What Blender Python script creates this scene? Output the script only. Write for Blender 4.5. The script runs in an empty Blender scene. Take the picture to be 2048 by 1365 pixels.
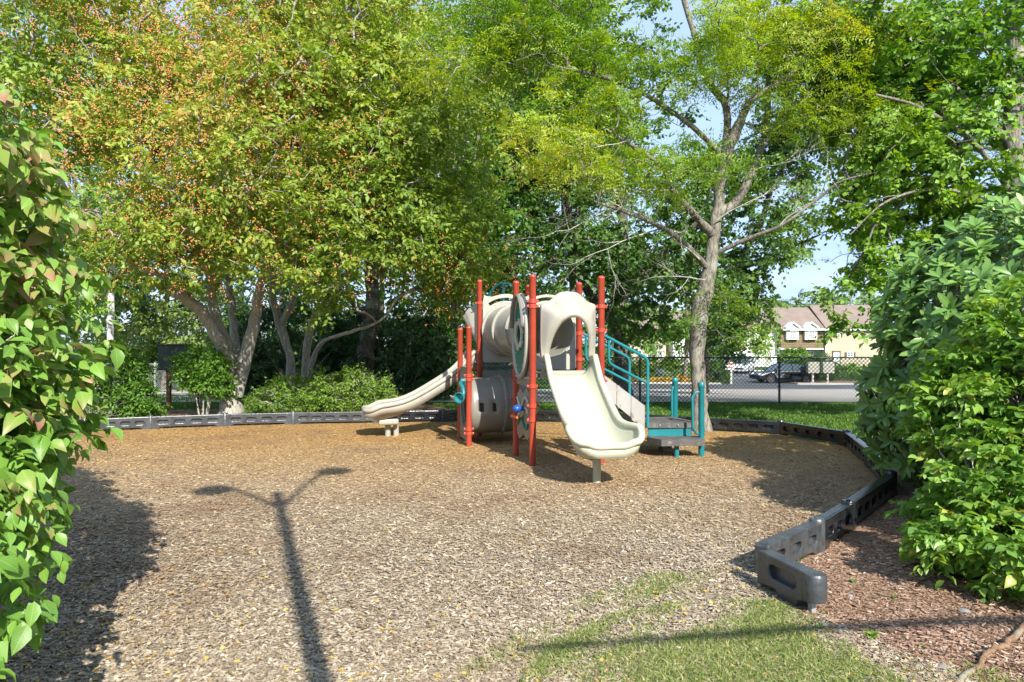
import bpy, bmesh, math, random
import numpy as np
from mathutils import Vector, Matrix
random.seed(7); rng = np.random.default_rng(7)
R = math.radians
scene = bpy.context.scene
COL = scene.collection
# ------------------------------------------------------------------ camera, sky, sun, exposure
EYE = 1.6; FPX = 1365.0; CX = 1024.0; CY = 687.0
cd = bpy.data.cameras.new('camera'); cam = bpy.data.objects.new('camera', cd); COL.objects.link(cam)
cam.location = (0, 0, EYE); cam.rotation_euler = (R(90), 0, 0)
cd.sensor_width = 36; cd.lens = 24; cd.shift_y = 4.5/2048; cd.clip_start = .05; cd.clip_end = 2000
scene.camera = cam
SUN_EL = R(36); SUN_DX, SUN_DY = -.366, .931        # the way shadows fall on the ground
world = bpy.data.worlds.new('World'); scene.world = world; world.use_nodes = True
wn = world.node_tree.nodes; wl = world.node_tree.links; wn.clear()
wo = wn.new('ShaderNodeOutputWorld'); wb = wn.new('ShaderNodeBackground'); wb.inputs['Strength'].default_value = .15
sky = wn.new('ShaderNodeTexSky'); sky.sky_type = 'NISHITA'; sky.sun_disc = False
sky.sun_elevation = SUN_EL; sky.sun_rotation = math.atan2(-SUN_DX, -SUN_DY)
sky.air_density = 1.0; sky.dust_density = .4; sky.ozone_density = 1.5
tc = wn.new('ShaderNodeTexCoord'); mp = wn.new('ShaderNodeMapping'); mp.inputs['Scale'].default_value = (1.6, 1.6, 5.5)
nz = wn.new('ShaderNodeTexNoise'); nz.inputs['Scale'].default_value = 2.3; nz.inputs['Detail'].default_value = 8; nz.inputs['Roughness'].default_value = .6
cr = wn.new('ShaderNodeValToRGB'); cr.color_ramp.elements[0].position = .36; cr.color_ramp.elements[1].position = .66
cr.color_ramp.elements[1].color = (.95, .95, .95, 1); cr.color_ramp.elements[0].color = (.78, .78, .78, 1)
mx = wn.new('ShaderNodeMix'); mx.data_type = 'RGBA'; mx.inputs[7].default_value = (1.45, 1.95, 2.9, 1)
wl.new(tc.outputs['Generated'], mp.inputs['Vector']); wl.new(mp.outputs[0], nz.inputs['Vector']); wl.new(nz.outputs['Fac'], cr.inputs[0])
wl.new(cr.outputs[0], mx.inputs[0]); wl.new(sky.outputs[0], mx.inputs[6]); wl.new(mx.outputs[2], wb.inputs[0]); wl.new(wb.outputs[0], wo.inputs[0])
sl = bpy.data.lights.new('sun', 'SUN'); sl.energy = 3.6; sl.angle = R(.53); sl.color = (1, .95, .86)
so = bpy.data.objects.new('sun', sl); COL.objects.link(so)
so.rotation_euler = Vector((SUN_DX*math.cos(SUN_EL), SUN_DY*math.cos(SUN_EL), -math.sin(SUN_EL))).to_track_quat('-Z', 'Y').to_euler()
vs = scene.view_settings; vs.view_transform = 'Standard'; vs.look = 'None'; vs.gamma = 1; vs.use_curve_mapping = False; vs.exposure = 1.48
scene.render.engine = 'CYCLES'
scene.cycles.max_bounces = 7; scene.cycles.diffuse_bounces = 3; scene.cycles.transmission_bounces = 5; scene.cycles.transparent_max_bounces = 8
scene.cycles.use_adaptive_sampling = True; scene.cycles.adaptive_threshold = .02
try: scene.cycles.use_denoising = True; scene.cycles.denoiser = 'OPENIMAGEDENOISE'
except Exception: pass

# ------------------------------------------------------------------ placing
def terr(y):
    if y < 19: return 0.0
    if y < 45: return -1.35*(y-19)/26
    return -1.35
def P(px, py, Y): return Vector(((px-CX)/FPX*Y, Y, EYE-(py-CY)/FPX*Y))
def G(px, py, z=0.0):
    Y = (EYE-z)*FPX/(py-CY); return Vector(((px-CX)/FPX*Y, Y, z))

# ------------------------------------------------------------------ objects
def tag(o, label=None, cat=None, group=None, kind=None):
    if label: o['label'] = label
    if cat: o['category'] = cat
    if group: o['group'] = group
    if kind: o['kind'] = kind
    return o
def empty(name, loc=(0, 0, 0), label=None, cat=None, group=None, rz=0, kind=None):
    o = bpy.data.objects.new(name, None); COL.objects.link(o); o.location = loc; o.rotation_euler = (0, 0, rz)
    o.empty_display_size = .2
    return tag(o, label, cat, group, kind)
def link(name, me, parent=None, kind=None, keep=False):
    """keep: the mesh is in world coordinates although it hangs under a moved parent"""
    o = bpy.data.objects.new(name, me); COL.objects.link(o)
    if parent is not None:
        o.parent = parent
        if keep:
            o.matrix_parent_inverse = wm(parent).inverted()
    if kind: o['kind'] = kind
    return o
def wm(o):
    m = o.matrix_basis.copy()
    p = o.parent; inv = o.matrix_parent_inverse.copy()
    if p is not None: return wm(p) @ inv @ m
    return m
class MB:
    def __init__(s): s.v = []; s.f = []; s.sm = []
    def add(s, v, f, smooth=True, M=None):
        n = len(s.v)
        s.v += [tuple(M @ Vector(p)) for p in v] if M is not None else [tuple(p) for p in v]
        s.f += [tuple(i+n for i in q) for q in f]; s.sm += [smooth]*len(f); return s
    def box(s, c, d, rz=0, M=None, bev=0):
        bm = bmesh.new(); bmesh.ops.create_cube(bm, size=1)
        bmesh.ops.scale(bm, vec=d, verts=bm.verts)
        if bev: bmesh.ops.bevel(bm, geom=bm.edges[:], offset=bev, segments=2, affect='EDGES', profile=.5)
        T = Matrix.Translation(c) @ Matrix.Rotation(rz, 4, 'Z')
        if M is not None: T = M @ T
        v = [T @ x.co for x in bm.verts]; f = [[q.index for q in k.verts] for k in bm.faces]; bm.free()
        return s.add(v, f, False)
    def tube(s, path, r, n=10, caps=True, M=None, closed=False):
        path = [Vector(p) for p in path]; k = len(path)
        rr = r if hasattr(r, '__len__') else [r]*k
        T = []
        for i in range(k):
            a = path[i-1] if (i > 0 or closed) else path[i]; b = path[(i+1) % k] if (i < k-1 or closed) else path[i]
            T.append((b-a).normalized())
        u = T[0].orthogonal().normalized(); V = []; F = []
        for i in range(k):
            u = (u-T[i]*u.dot(T[i])).normalized(); w = T[i].cross(u)
            for j in range(n):
                a = 2*math.pi*j/n; V.append(path[i]+(u*math.cos(a)+w*math.sin(a))*rr[i])
        for i in range(k if closed else k-1):
            for j in range(n):
                i2 = (i+1) % k
                F.append((i*n+j, i*n+(j+1) % n, i2*n+(j+1) % n, i2*n+j))
        if caps and not closed:
            F.append(tuple(range(n))[::-1]); F.append(tuple((k-1)*n+j for j in range(n)))
        return s.add(V, F, True, M)
    def lathe(s, prof, n=20, M=None):
        V = []; F = []; k = len(prof)
        for (r, z) in prof:
            for j in range(n): a = 2*math.pi*j/n; V.append((r*math.cos(a), r*math.sin(a), z))
        for i in range(k-1):
            for j in range(n): F.append((i*n+j, i*n+(j+1) % n, (i+1)*n+(j+1) % n, (i+1)*n+j))
        if prof[0][0] > 1e-5: F.append(tuple(range(n))[::-1])
        if prof[-1][0] > 1e-5: F.append(tuple((k-1)*n+j for j in range(n)))
        return s.add(V, F, True, M)
    def build(s, name, mat, parent=None, kind=None, keep=False, auto=True):
        me = bpy.data.meshes.new(name); me.from_pydata(s.v, [], s.f)
        me.polygons.foreach_set('use_smooth', s.sm)
        bm = bmesh.new(); bm.from_mesh(me); bmesh.ops.recalc_face_normals(bm, faces=bm.faces[:])
        if auto:
            for e in bm.edges:
                if len(e.link_faces) == 2 and e.calc_face_angle(0) > .7: e.smooth = False
        bm.to_mesh(me); bm.free()
        me.materials.append(mat)
        return link(name, me, parent, kind, keep)
def flat(outline, holes=(), th=.02, bev=.0, M=None):
    """solid plate of a 2D outline (x, z in the plate's plane, thickness along y) with holes"""
    cu = bpy.data.curves.new('plate', 'CURVE'); cu.dimensions = '2D'; cu.fill_mode = 'BOTH'
    cu.extrude = max(th/2-bev, .0005); cu.bevel_depth = bev; cu.bevel_resolution = 1
    if bev: cu.offset = -bev
    for o in [outline]+list(holes):
        sp = cu.splines.new('POLY'); sp.points.add(len(o)-1)
        for i, (a, b) in enumerate(o): sp.points[i].co = (a, b, 0, 1)
        sp.use_cyclic_u = True
    ob = bpy.data.objects.new('plate', cu); me = bpy.data.meshes.new_from_object(ob)
    v = [(p.co.x, -p.co.z, p.co.y) for p in me.vertices]; f = [tuple(q.vertices) for q in me.polygons]
    bpy.data.objects.remove(ob); bpy.data.curves.remove(cu); bpy.data.meshes.remove(me)
    if M is not None: v = [tuple(M @ Vector(p)) for p in v]
    return v, f
def rrect(w, h, r, cx=0, cz=0, n=5):
    o = []
    for (sx, sz, a0) in ((1, 1, 0), (-1, 1, 90), (-1, -1, 180), (1, -1, 270)):
        for i in range(n+1):
            a = R(a0+90*i/n); o.append((cx+sx*(w/2-r)+r*math.cos(a), cz+sz*(h/2-r)+r*math.sin(a)))
    return o
def ell(a, b, cx=0, cz=0, n=36): return [(cx+a*math.cos(2*math.pi*i/n), cz+b*math.sin(2*math.pi*i/n)) for i in range(n)]

# ------------------------------------------------------------------ materials
def newmat(name):
    m = bpy.data.materials.new(name); m.use_nodes = True; nt = m.node_tree
    b = nt.nodes['Principled BSDF']; return m, nt, b
def ramp(nt, stops):
    r = nt.nodes.new('ShaderNodeValToRGB'); e = r.color_ramp.elements
    while len(e) < len(stops): e.new(.5)
    for i, (p, c) in enumerate(stops): e[i].position = p; e[i].color = (*c, 1)
    return r
def surf(name, col, rough=.5, var=.12, vs_=4., bump=0., bs=40., spec=.5, metal=0., dirt=None, ds=3., dthr=.55):
    """a plain surface: base colour with blotchy variation, optional dirt/wear and fine relief"""
    m, nt, b = newmat(name); L = nt.links
    tcn = nt.nodes.new('ShaderNodeTexCoord')
    n1 = nt.nodes.new('ShaderNodeTexNoise'); n1.inputs['Scale'].default_value = vs_; n1.inputs['Detail'].default_value = 6
    L.new(tcn.outputs['Object'], n1.inputs['Vector'])
    lo = tuple(max(0, c*(1-var*1.6)) for c in col); hi = tuple(min(1, c*(1+var)) for c in col)
    r = ramp(nt, [(.3, lo), (.7, hi)]); L.new(n1.outputs['Fac'], r.inputs[0]); out = r.outputs[0]
    if dirt:
        n2 = nt.nodes.new('ShaderNodeTexNoise'); n2.inputs['Scale'].default_value = ds; n2.inputs['Detail'].default_value = 10; n2.inputs['Roughness'].default_value = .7
        L.new(tcn.outputs['Object'], n2.inputs['Vector'])
        r2 = ramp(nt, [(dthr, (0, 0, 0)), (dthr+.12, (1, 1, 1))]); L.new(n2.outputs['Fac'], r2.inputs[0])
        mxn = nt.nodes.new('ShaderNodeMix'); mxn.data_type = 'RGBA'; L.new(r2.outputs[0], mxn.inputs[0]); L.new(out, mxn.inputs[6]); mxn.inputs[7].default_value = (*dirt, 1); out = mxn.outputs[2]
    L.new(out, b.inputs['Base Color'])
    b.inputs['Roughness'].default_value = rough; b.inputs['Specular IOR Level'].default_value = spec; b.inputs['Metallic'].default_value = metal
    if bump:
        n3 = nt.nodes.new('ShaderNodeTexNoise'); n3.inputs['Scale'].default_value = bs; n3.inputs['Detail'].default_value = 5
        L.new(tcn.outputs['Object'], n3.inputs['Vector'])
        bp = nt.nodes.new('ShaderNodeBump'); bp.inputs['Strength'].default_value = bump; bp.inputs['Distance'].default_value = .02
        L.new(n3.outputs['Fac'], bp.inputs['Height']); L.new(bp.outputs[0], b.inputs['Normal'])
    return m
def bark(name, c1, c2, sc=6.):
    m, nt, b = newmat(name); L = nt.links
    tcn = nt.nodes.new('ShaderNodeTexCoord'); mpn = nt.nodes.new('ShaderNodeMapping'); mpn.inputs['Scale'].default_value = (sc*2.2, sc*2.2, sc*.55)
    L.new(tcn.outputs['Object'], mpn.inputs['Vector'])
    n1 = nt.nodes.new('ShaderNodeTexNoise'); n1.inputs['Scale'].default_value = 2.2; n1.inputs['Detail'].default_value = 8; n1.inputs['Roughness'].default_value = .65; n1.inputs['Distortion'].default_value = .6
    L.new(mpn.outputs[0], n1.inputs['Vector'])
    r = ramp(nt, [(.33, c1), (.5, tuple((a+b_)/2 for a, b_ in zip(c1, c2))), (.66, c2)]); L.new(n1.outputs['Fac'], r.inputs[0])
    n2 = nt.nodes.new('ShaderNodeTexNoise'); n2.inputs['Scale'].default_value = 3.; n2.inputs['Detail'].default_value = 6; L.new(tcn.outputs['Object'], n2.inputs['Vector'])
    r2 = ramp(nt, [(.54, (0, 0, 0)), (.66, (.6, .6, .6))]); L.new(n2.outputs['Fac'], r2.inputs[0])
    mxn = nt.nodes.new('ShaderNodeMix'); mxn.data_type = 'RGBA'; L.new(r2.outputs[0], mxn.inputs[0]); L.new(r.outputs[0], mxn.inputs[6]); mxn.inputs[7].default_value = (.34, .35, .28, 1)
    L.new(mxn.outputs[2], b.inputs['Base Color']); b.inputs['Roughness'].default_value = .9; b.inputs['Specular IOR Level'].default_value = .2
    bp = nt.nodes.new('ShaderNodeBump'); bp.inputs['Strength'].default_value = .9; bp.inputs['Distance'].default_value = .03
    L.new(n1.outputs['Fac'], bp.inputs['Height']); L.new(bp.outputs[0], b.inputs['Normal'])
    return m
def leafmat(name, stops, trans=.35, rough=.45, spec=.35, vein=0, tip=None):
    m, nt, b = newmat(name); L = nt.links
    at = nt.nodes.new('ShaderNodeAttribute'); at.attribute_name = 'rnd'
    r = ramp(nt, stops); L.new(at.outputs['Fac'], r.inputs[0]); col_out = r.outputs[0]
    if vein:
        ab = nt.nodes.new('ShaderNodeAttribute'); ab.attribute_name = 'blade'; sx = nt.nodes.new('ShaderNodeSeparateXYZ'); L.new(ab.outputs['Vector'], sx.inputs[0])
        def mth(op, a, b_=None, c=None):
            n_ = nt.nodes.new('ShaderNodeMath'); n_.operation = op
            for i_, v_ in enumerate((a, b_, c)):
                if v_ is None: continue
                if hasattr(v_, 'links') or hasattr(v_, 'is_linked'): L.new(v_, n_.inputs[i_])
                else: n_.inputs[i_].default_value = v_
            return n_.outputs[0]
        ac = mth('ABSOLUTE', sx.outputs[1]); mid = mth('LESS_THAN', ac, .012)
        sv = mth('GREATER_THAN', mth('SINE', mth('MULTIPLY', mth('SUBTRACT', sx.outputs[0], mth('MULTIPLY', ac, 1.1)), 48.)), .93)
        fc = mth('MULTIPLY', mth('MAXIMUM', mid, mth('MULTIPLY', sv, .55)), vein)
        lm = nt.nodes.new('ShaderNodeMix'); lm.data_type = 'RGBA'; L.new(fc, lm.inputs[0]); L.new(col_out, lm.inputs[6]); lm.inputs[7].default_value = (.42, .50, .16, 1); col_out = lm.outputs[2]
        if tip:
            g_ = nt.nodes.new('ShaderNodeTexNoise'); g_.inputs['Scale'].default_value = 9
            gg = nt.nodes.new('ShaderNodeNewGeometry'); L.new(gg.outputs['Position'], g_.inputs['Vector'])
            w_ = mth('MULTIPLY', mth('SUBTRACT', at.outputs['Fac'], .5), 2.2); w_.node.use_clamp = True
            e_ = mth('ADD', sx.outputs[0], mth('MULTIPLY', g_.outputs['Fac'], .7)); e2 = mth('MULTIPLY', mth('SUBTRACT', e_, .55), 1.5); e2.node.use_clamp = True
            tm = nt.nodes.new('ShaderNodeMix'); tm.data_type = 'RGBA'; L.new(mth('MULTIPLY', w_, e2), tm.inputs[0]); L.new(col_out, tm.inputs[6]); tm.inputs[7].default_value = (*tip, 1); col_out = tm.outputs[2]
    L.new(col_out, b.inputs['Base Color'])
    b.inputs['Roughness'].default_value = rough; b.inputs['Specular IOR Level'].default_value = spec
    tr = nt.nodes.new('ShaderNodeBsdfTranslucent'); hs = nt.nodes.new('ShaderNodeHueSaturation'); hs.inputs['Hue'].default_value = .485; hs.inputs['Saturation'].default_value = 1.15; hs.inputs['Value'].default_value = 1.5
    L.new(col_out, hs.inputs['Color']); L.new(hs.outputs[0], tr.inputs['Color'])
    ms = nt.nodes.new('ShaderNodeMixShader'); ms.inputs[0].default_value = trans
    L.new(b.outputs[0], ms.inputs[1]); L.new(tr.outputs[0], ms.inputs[2]); L.new(ms.outputs[0], nt.nodes['Material Output'].inputs[0])
    return m
M_ = {}
M_['red'] = surf('red_paint', (.35, .050, .026), .38, .10, 3, dirt=(.33, .06, .04), ds=9, dthr=.62, bump=.05)
M_['tan'] = surf('cream_plastic', (.43, .43, .32), .42, .07, 2, dirt=(.33, .31, .22), ds=5, dthr=.59, bump=.08, bs=60)
M_['beige'] = surf('beige_plastic', (.34, .32, .265), .48, .07, 2, dirt=(.24, .225, .18), ds=5, dthr=.58, bump=.08, bs=60)
M_['tube'] = surf('tunnel_plastic', (.31, .30, .255), .34, .07, 2, dirt=(.17, .16, .13), ds=5, dthr=.58, bump=.06, bs=50)
M_['grey'] = surf('taupe_plastic', (.20, .19, .16), .38, .07, 2, dirt=(.22, .21, .17), ds=5, dthr=.62, bump=.06, bs=50)
M_['teal'] = surf('teal_paint', (.012, .17, .19), .35, .10, 3, dirt=(.05, .17, .17), ds=9, dthr=.63, bump=.05)
M_['green'] = surf('green_panel', (.02, .15, .10), .45, .1, 3)
M_['bolt'] = surf('bolt_metal', (.5, .5, .47), .35, .1, 8, metal=.6)
M_['blue'] = surf('blue_plastic', (.01, .07, .30), .35, .1, 5)
M_['orange'] = surf('orange_plastic', (.55, .13, .04), .45, .1, 5)
M_['deck'] = surf('dark_deck_coating', (.085, .08, .075), .7, .2, 6, dirt=(.22, .20, .16), ds=14, dthr=.55, bump=.3, bs=90)
M_['stair'] = surf('worn_grey_coating', (.30, .29, .27), .6, .14, 2, dirt=(.11, .10, .09), ds=6, dthr=.56, bump=.15)
M_['timber'] = surf('black_recycled_plastic', (.013, .015, .018), .24, .3, 5, dirt=(.045, .045, .045), ds=8, dthr=.57, bump=.25, bs=30, spec=.7)
M_['timberworn'] = surf('grey_worn_plastic', (.055, .06, .066), .34, .25, 5, dirt=(.028, .03, .03), ds=9, dthr=.5, bump=.25, bs=30, spec=.7)
M_['galv'] = surf('galvanized', (.42, .43, .44), .45, .1, 6, metal=.5)
M_['blackvinyl'] = surf('black_vinyl', (.02, .03, .03), .4, .1, 6)
M_['wood'] = surf('brown_wood', (.16, .085, .04), .8, .2, 5, bump=.3)
M_['darkboard'] = surf('dark_board', (.035, .045, .035), .6, .2, 4)
M_['road'] = surf('pale_concrete_road', (.44, .40, .35), .9, .08, .6, dirt=(.40, .36, .31), ds=1.2, dthr=.6)
M_['asphalt'] = surf('worn_shaded_asphalt', (.085, .092, .10), .85, .12, .7, dirt=(.13, .13, .135), ds=1.5, dthr=.58, bump=.2, bs=60)  # lot surface; its dark bluish tone also paints in the tree shade there
M_['kerb'] = surf('kerb_stone', (.48, .47, .44), .8, .1, 1)
M_['paint'] = surf('white_line', (.72, .72, .70), .7, .05, 3)
M_['pebble'] = surf('pebble_stone', (.24, .23, .21), .8, .15, 9)
M_['path'] = surf('pale_path', (.5, .48, .44), .9, .1, .8)
BK = dict(berry=bark('berry_bark', (.19, .175, .15), (.48, .45, .39)), locust=bark('locust_bark', (.06, .052, .042), (.30, .27, .225), 6),
          dark=bark('dark_bark', (.05, .042, .034), (.16, .135, .11)), birch=bark('birch_bark', (.35, .34, .32), (.7, .69, .66), 2),
          twig=bark('pale_twig_bark', (.34, .31, .27), (.62, .58, .52), 9))
LF = dict(
    berry=leafmat('berry_leaf', [(0, (.12, .21, .035)), (.35, (.24, .34, .055)), (.7, (.38, .43, .085)), (.9, (.47, .42, .11)), (1, (.52, .30, .12))], .42),
    locust=leafmat('locust_leaf', [(0, (.10, .21, .03)), (.45, (.22, .35, .04)), (.8, (.39, .45, .055)), (1, (.50, .43, .07))], .42),
    maple=leafmat('maple_leaf', [(0, (.04, .095, .022)), (.5, (.085, .17, .033)), (1, (.17, .28, .055))], .32),
    bright=leafmat('bright_leaf', [(0, (0.068, 0.162, 0.024)), (.5, (0.135, 0.270, 0.038)), (1, (0.270, 0.419, 0.061))], .38),
    far=leafmat('far_leaf', [(0, (0.084, 0.144, 0.048)), (.5, (0.144, 0.228, 0.066)), (1, (0.240, 0.336, 0.096))], .3),
    pine=leafmat('pine_needle', [(0, (0.020, 0.076, 0.051)), (1, (0.060, 0.145, 0.085))], .12),
    dark=leafmat('evergreen_leaf', [(0, (.025, .065, .018)), (1, (.075, .15, .04))], .15),
    kousa=leafmat('dogwood_leaf', [(0, (.085, .19, .028)), (.5, (.17, .33, .05)), (.8, (.20, .31, .06)), (1, (.27, .30, .10))], .3, .42, vein=.35, tip=(.36, .15, .11)),
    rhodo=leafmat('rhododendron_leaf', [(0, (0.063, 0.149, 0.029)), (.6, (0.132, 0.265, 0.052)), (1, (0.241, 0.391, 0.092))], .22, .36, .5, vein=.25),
    vib=leafmat('fresh_leaf', [(0, (0.083, 0.187, 0.028)), (.6, (0.165, 0.319, 0.050)), (.93, (0.275, 0.418, 0.077)), (1, (0.462, 0.352, 0.055))], .36, .38, .45, vein=.3),
    shrub=leafmat('shrub_leaf', [(0, (0.057, 0.127, 0.017)), (.6, (0.127, 0.230, 0.034)), (1, (0.230, 0.345, 0.057))], .35),
    yellow=leafmat('fallen_yellow', [(0, (.50, .30, .05)), (1, (.62, .45, .12))], .2),
)
for k_, vn in (('kousa', .3), ('rhodo', .22), ('vib', .36)):
    m_ = LF[k_].copy(); m_.name = LF[k_].name+'_plain'; nt_ = m_.node_tree; rr0 = [n for n in nt_.nodes if n.type == 'VALTORGB'][0]
    pb = nt_.nodes['Principled BSDF']; nt_.links.new(rr0.outputs[0], pb.inputs['Base Color']); LF[k_+'_plain'] = m_
M_['berry'] = surf('orange_berry', (.64, .27, .08), .6, .25, 9)

# ------------------------------------------------------------------ leaves in bulk
def unit(a): return a/np.maximum(np.linalg.norm(a, axis=-1, keepdims=True), 1e-9)
SH = {  # leaf outlines: (along, across, up) ... and triangles
    'dia': (np.array([[0, 0, 0], [.42, -.27, .05], [1, 0, -.10], [.42, .27, .05]]), [(0, 1, 2), (0, 2, 3)]),
    'wide': (np.array([[0, 0, 0], [.45, -.40, .05], [1, 0, -.10], [.45, .40, .05]]), [(0, 1, 2), (0, 2, 3)]),
    'slim': (np.array([[0, 0, 0], [.5, -.16, .02], [1, 0, 0], [.5, .16, .02]]), [(0, 1, 2), (0, 2, 3)]),
    'needle': (np.array([[0, -.02, 0], [0, .02, 0], [1, 0, 0]]), [(0, 1, 2)]),
    'ovate': (np.array([[0, 0, 0], [.18, -.20, .05], [.42, -.30, .07], [.72, -.19, .02], [1, 0, -.16], [.72, .19, .02], [.42, .30, .07], [.18, .20, .05], [.45, 0, 0], [.74, 0, -.04]]),
              [(0, 1, 8), (1, 2, 8), (2, 3, 9), (2, 9, 8), (3, 4, 9), (4, 5, 9), (5, 6, 9), (6, 8, 9), (6, 7, 8), (7, 0, 8)]),
    'oblong': (np.array([[0, 0, 0], [.25, -.12, .03], [.6, -.17, .02], [.87, -.11, -.04], [1, 0, -.09], [.87, .11, -.04], [.6, .17, .02], [.25, .12, .03], [.3, 0, 0], [.75, 0, -.03]]),
               [(0, 1, 8), (1, 2, 9), (1, 9, 8), (2, 3, 9), (3, 4, 9), (4, 5, 9), (5, 6, 9), (6, 7, 8), (6, 8, 9), (7, 0, 8)]),
}
def np_mesh(name, V, F, mat, rnd=None, smooth=False):
    me = bpy.data.meshes.new(name); nf, k = F.shape
    me.vertices.add(len(V)); me.vertices.foreach_set('co', V.astype(np.float32).ravel())
    me.loops.add(nf*k); me.loops.foreach_set('vertex_index', F.astype(np.int32).ravel())
    me.polygons.add(nf); me.polygons.foreach_set('loop_start', np.arange(0, nf*k, k, dtype=np.int32))
    if smooth: me.polygons.foreach_set('use_smooth', np.ones(nf, bool))
    if rnd is not None:
        a = me.attributes.new('rnd', 'FLOAT', 'FACE'); a.data.foreach_set('value', rnd.astype(np.float32))
    me.update(calc_edges=True); me.materials.append(mat); return me
def leaf_mesh(name, Pn, D, N, S, shape, mat, rnd):
    T, F = SH[shape]; T = T.astype(float); n = len(Pn); k = len(T)
    D = unit(D); N = unit(N-D*(N*D).sum(-1, keepdims=True)); W = np.cross(N, D)
    curl = rng.uniform(.4, 1.9, (n, 1))
    V = Pn[:, None, :]+S[:, None, None]*(D[:, None, :]*T[None, :, 0:1]+W[:, None, :]*T[None, :, 1:2]+N[:, None, :]*(T[None, :, 2:3]*curl[:, None, :]))
    Fa = (np.array(F)[None]+(np.arange(n)*k)[:, None, None]).reshape(-1, 3)
    me = np_mesh(name, V.reshape(-1, 3), Fa, mat, np.repeat(rnd, len(F)))
    if shape in ('ovate', 'oblong'): along(me, np.tile(T, (n, 1)))
    return me
def along(me, T):
    a = me.attributes.new('blade', 'FLOAT_VECTOR', 'POINT'); a.data.foreach_set('vector', T.astype(np.float32).ravel())
def template(kind, q):
    """one spray in its own frame (x runs outward): positions, directions, normals, relative sizes"""
    Pp, D, N, S = [], [], [], []
    if kind in ('broad', 'long'):
        for t in range(5 if kind == 'broad' else 4):
            az = q.uniform(-1.25, 1.25); L = q.uniform(.55, 1.)
            el = q.uniform(-.5, .45); d = np.array([math.cos(az)*math.cos(el), math.sin(az)*math.cos(el), math.sin(el)])
            m = 9
            for i in range(m):
                s = (i+.6)/m*L; p = d*s+np.array([0, 0, -.28*s*s]); side = 1 if i % 2 else -1
                sd = np.array([-d[1], d[0], 0])*side
                dd = d*.55+sd*.8+np.array([0, 0, q.uniform(-.85, .05)])
                Pp.append(p+q.normal(0, .02, 3)); D.append(dd); N.append(np.array([0, 0, 1])+q.normal(0, .42, 3)); S.append(q.uniform(.7, 1.1))
    elif kind == 'pinnate':
        for t in range(8):
            az = q.uniform(-2.6, 2.6); d = np.array([math.cos(az), math.sin(az), q.uniform(-.45, .45)]); d /= np.linalg.norm(d)
            o = np.array([q.uniform(0, .55), q.uniform(-.1, .1), q.uniform(-.08, .08)]); n0 = np.array([0, 0, 1])+q.normal(0, .35, 3)
            sd = np.cross(n0/np.linalg.norm(n0), d)
            for i in range(7):
                s = (i+1)/7*.62; p = o+d*s+np.array([0, 0, -.5*s*s])
                for sg in (-1, 1):
                    Pp.append(p); D.append(d*.35+sd*sg+np.array([0, 0, -.2])); N.append(n0+q.normal(0, .2, 3)); S.append(q.uniform(.8, 1.1))
    elif kind == 'needle':
        for t in range(6):
            o = np.array([q.uniform(0, .9), q.uniform(-.4, .4), q.uniform(-.08, .1)])
            for i in range(16):
                d = q.normal(0, 1, 3); d[0] += 1.0; d[2] += .3
                Pp.append(o); D.append(d); N.append(q.normal(0, 1, 3)); S.append(q.uniform(.8, 1.1))
    elif kind == 'whorl':
        m = 9
        for i in range(m):
            a = 2*math.pi*i/m+q.uniform(-.25, .25); up = q.uniform(.0, .55)
            Pp.append(np.array([.02, 0, 0])); D.append(np.array([up+.25, math.cos(a), math.sin(a)])); N.append(np.array([1., -.3*math.cos(a), -.3*math.sin(a)])); S.append(q.uniform(.8, 1.1))
        for i in range(6):
            a = q.uniform(0, 6.28)
            Pp.append(np.array([-q.uniform(.25, .6), 0, 0])); D.append(np.array([-.05, math.cos(a), math.sin(a)])); N.append(np.array([1., -.2*math.cos(a), -.2*math.sin(a)])); S.append(q.uniform(.8, 1.05))
    return [np.array(x) for x in (Pp, D, N, S)]
_q = np.random.default_rng(3)
TP = {k: [template(k, _q) for _ in range(9)] for k in ('broad', 'long', 'pinnate', 'needle', 'whorl')}
def sprays(C, dirs, kind, reach, leaf, tint=None, flatten=.5):
    """C centres (n,3), dirs (n,3); returns leaf arrays"""
    n = len(C); vi = rng.integers(0, 9, n); out = [[], [], [], [], []]
    ds = dirs.copy(); 
    if kind != 'whorl': ds[:, 2] *= flatten
    X = unit(ds+rng.normal(0, .15, (n, 3))); Z = np.tile([0, 0, 1.], (n, 1))+rng.normal(0, .18, (n, 3))
    Z = unit(Z-X*(Z*X).sum(-1, keepdims=True)); Y = np.cross(Z, X)
    sc = rng.uniform(.75, 1.25, n)*reach
    if tint is None: tint = rng.uniform(0, 1, n)
    for v in range(9):
        ix = np.nonzero(vi == v)[0]
        if not len(ix): continue
        p, d, nn, s = TP[kind][v]
        Rm = np.stack([X[ix], Y[ix], Z[ix]], axis=2)
        out[0].append((C[ix][:, None]+sc[ix][:, None, None]*np.einsum('nij,kj->nki', Rm, p)).reshape(-1, 3))
        out[1].append(np.einsum('nij,kj->nki', Rm, d).reshape(-1, 3)); out[2].append(np.einsum('nij,kj->nki', Rm, nn).reshape(-1, 3))
        out[3].append((leaf*np.tile(s, (len(ix), 1))).ravel()); out[4].append(np.repeat(tint[ix], len(p)))
    a = [np.concatenate(o) for o in out]; m = len(a[0])
    a[1] = a[1]+rng.normal(0, .22, (m, 3)); a[3] = a[3]*rng.uniform(.75, 1.2, m)
    a[4] = np.clip(a[4]*.6+rng.uniform(-.05, .45, m), 0, 1)
    return a
def sines(Pn, f, seed=0):
    q = np.random.default_rng(seed); v = 0
    for i in range(5):
        k = unit(q.normal(0, 1, 3))*f*q.uniform(.6, 1.7); v = v+np.sin(Pn@k+q.uniform(0, 6.28))
    return v/2.2
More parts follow.
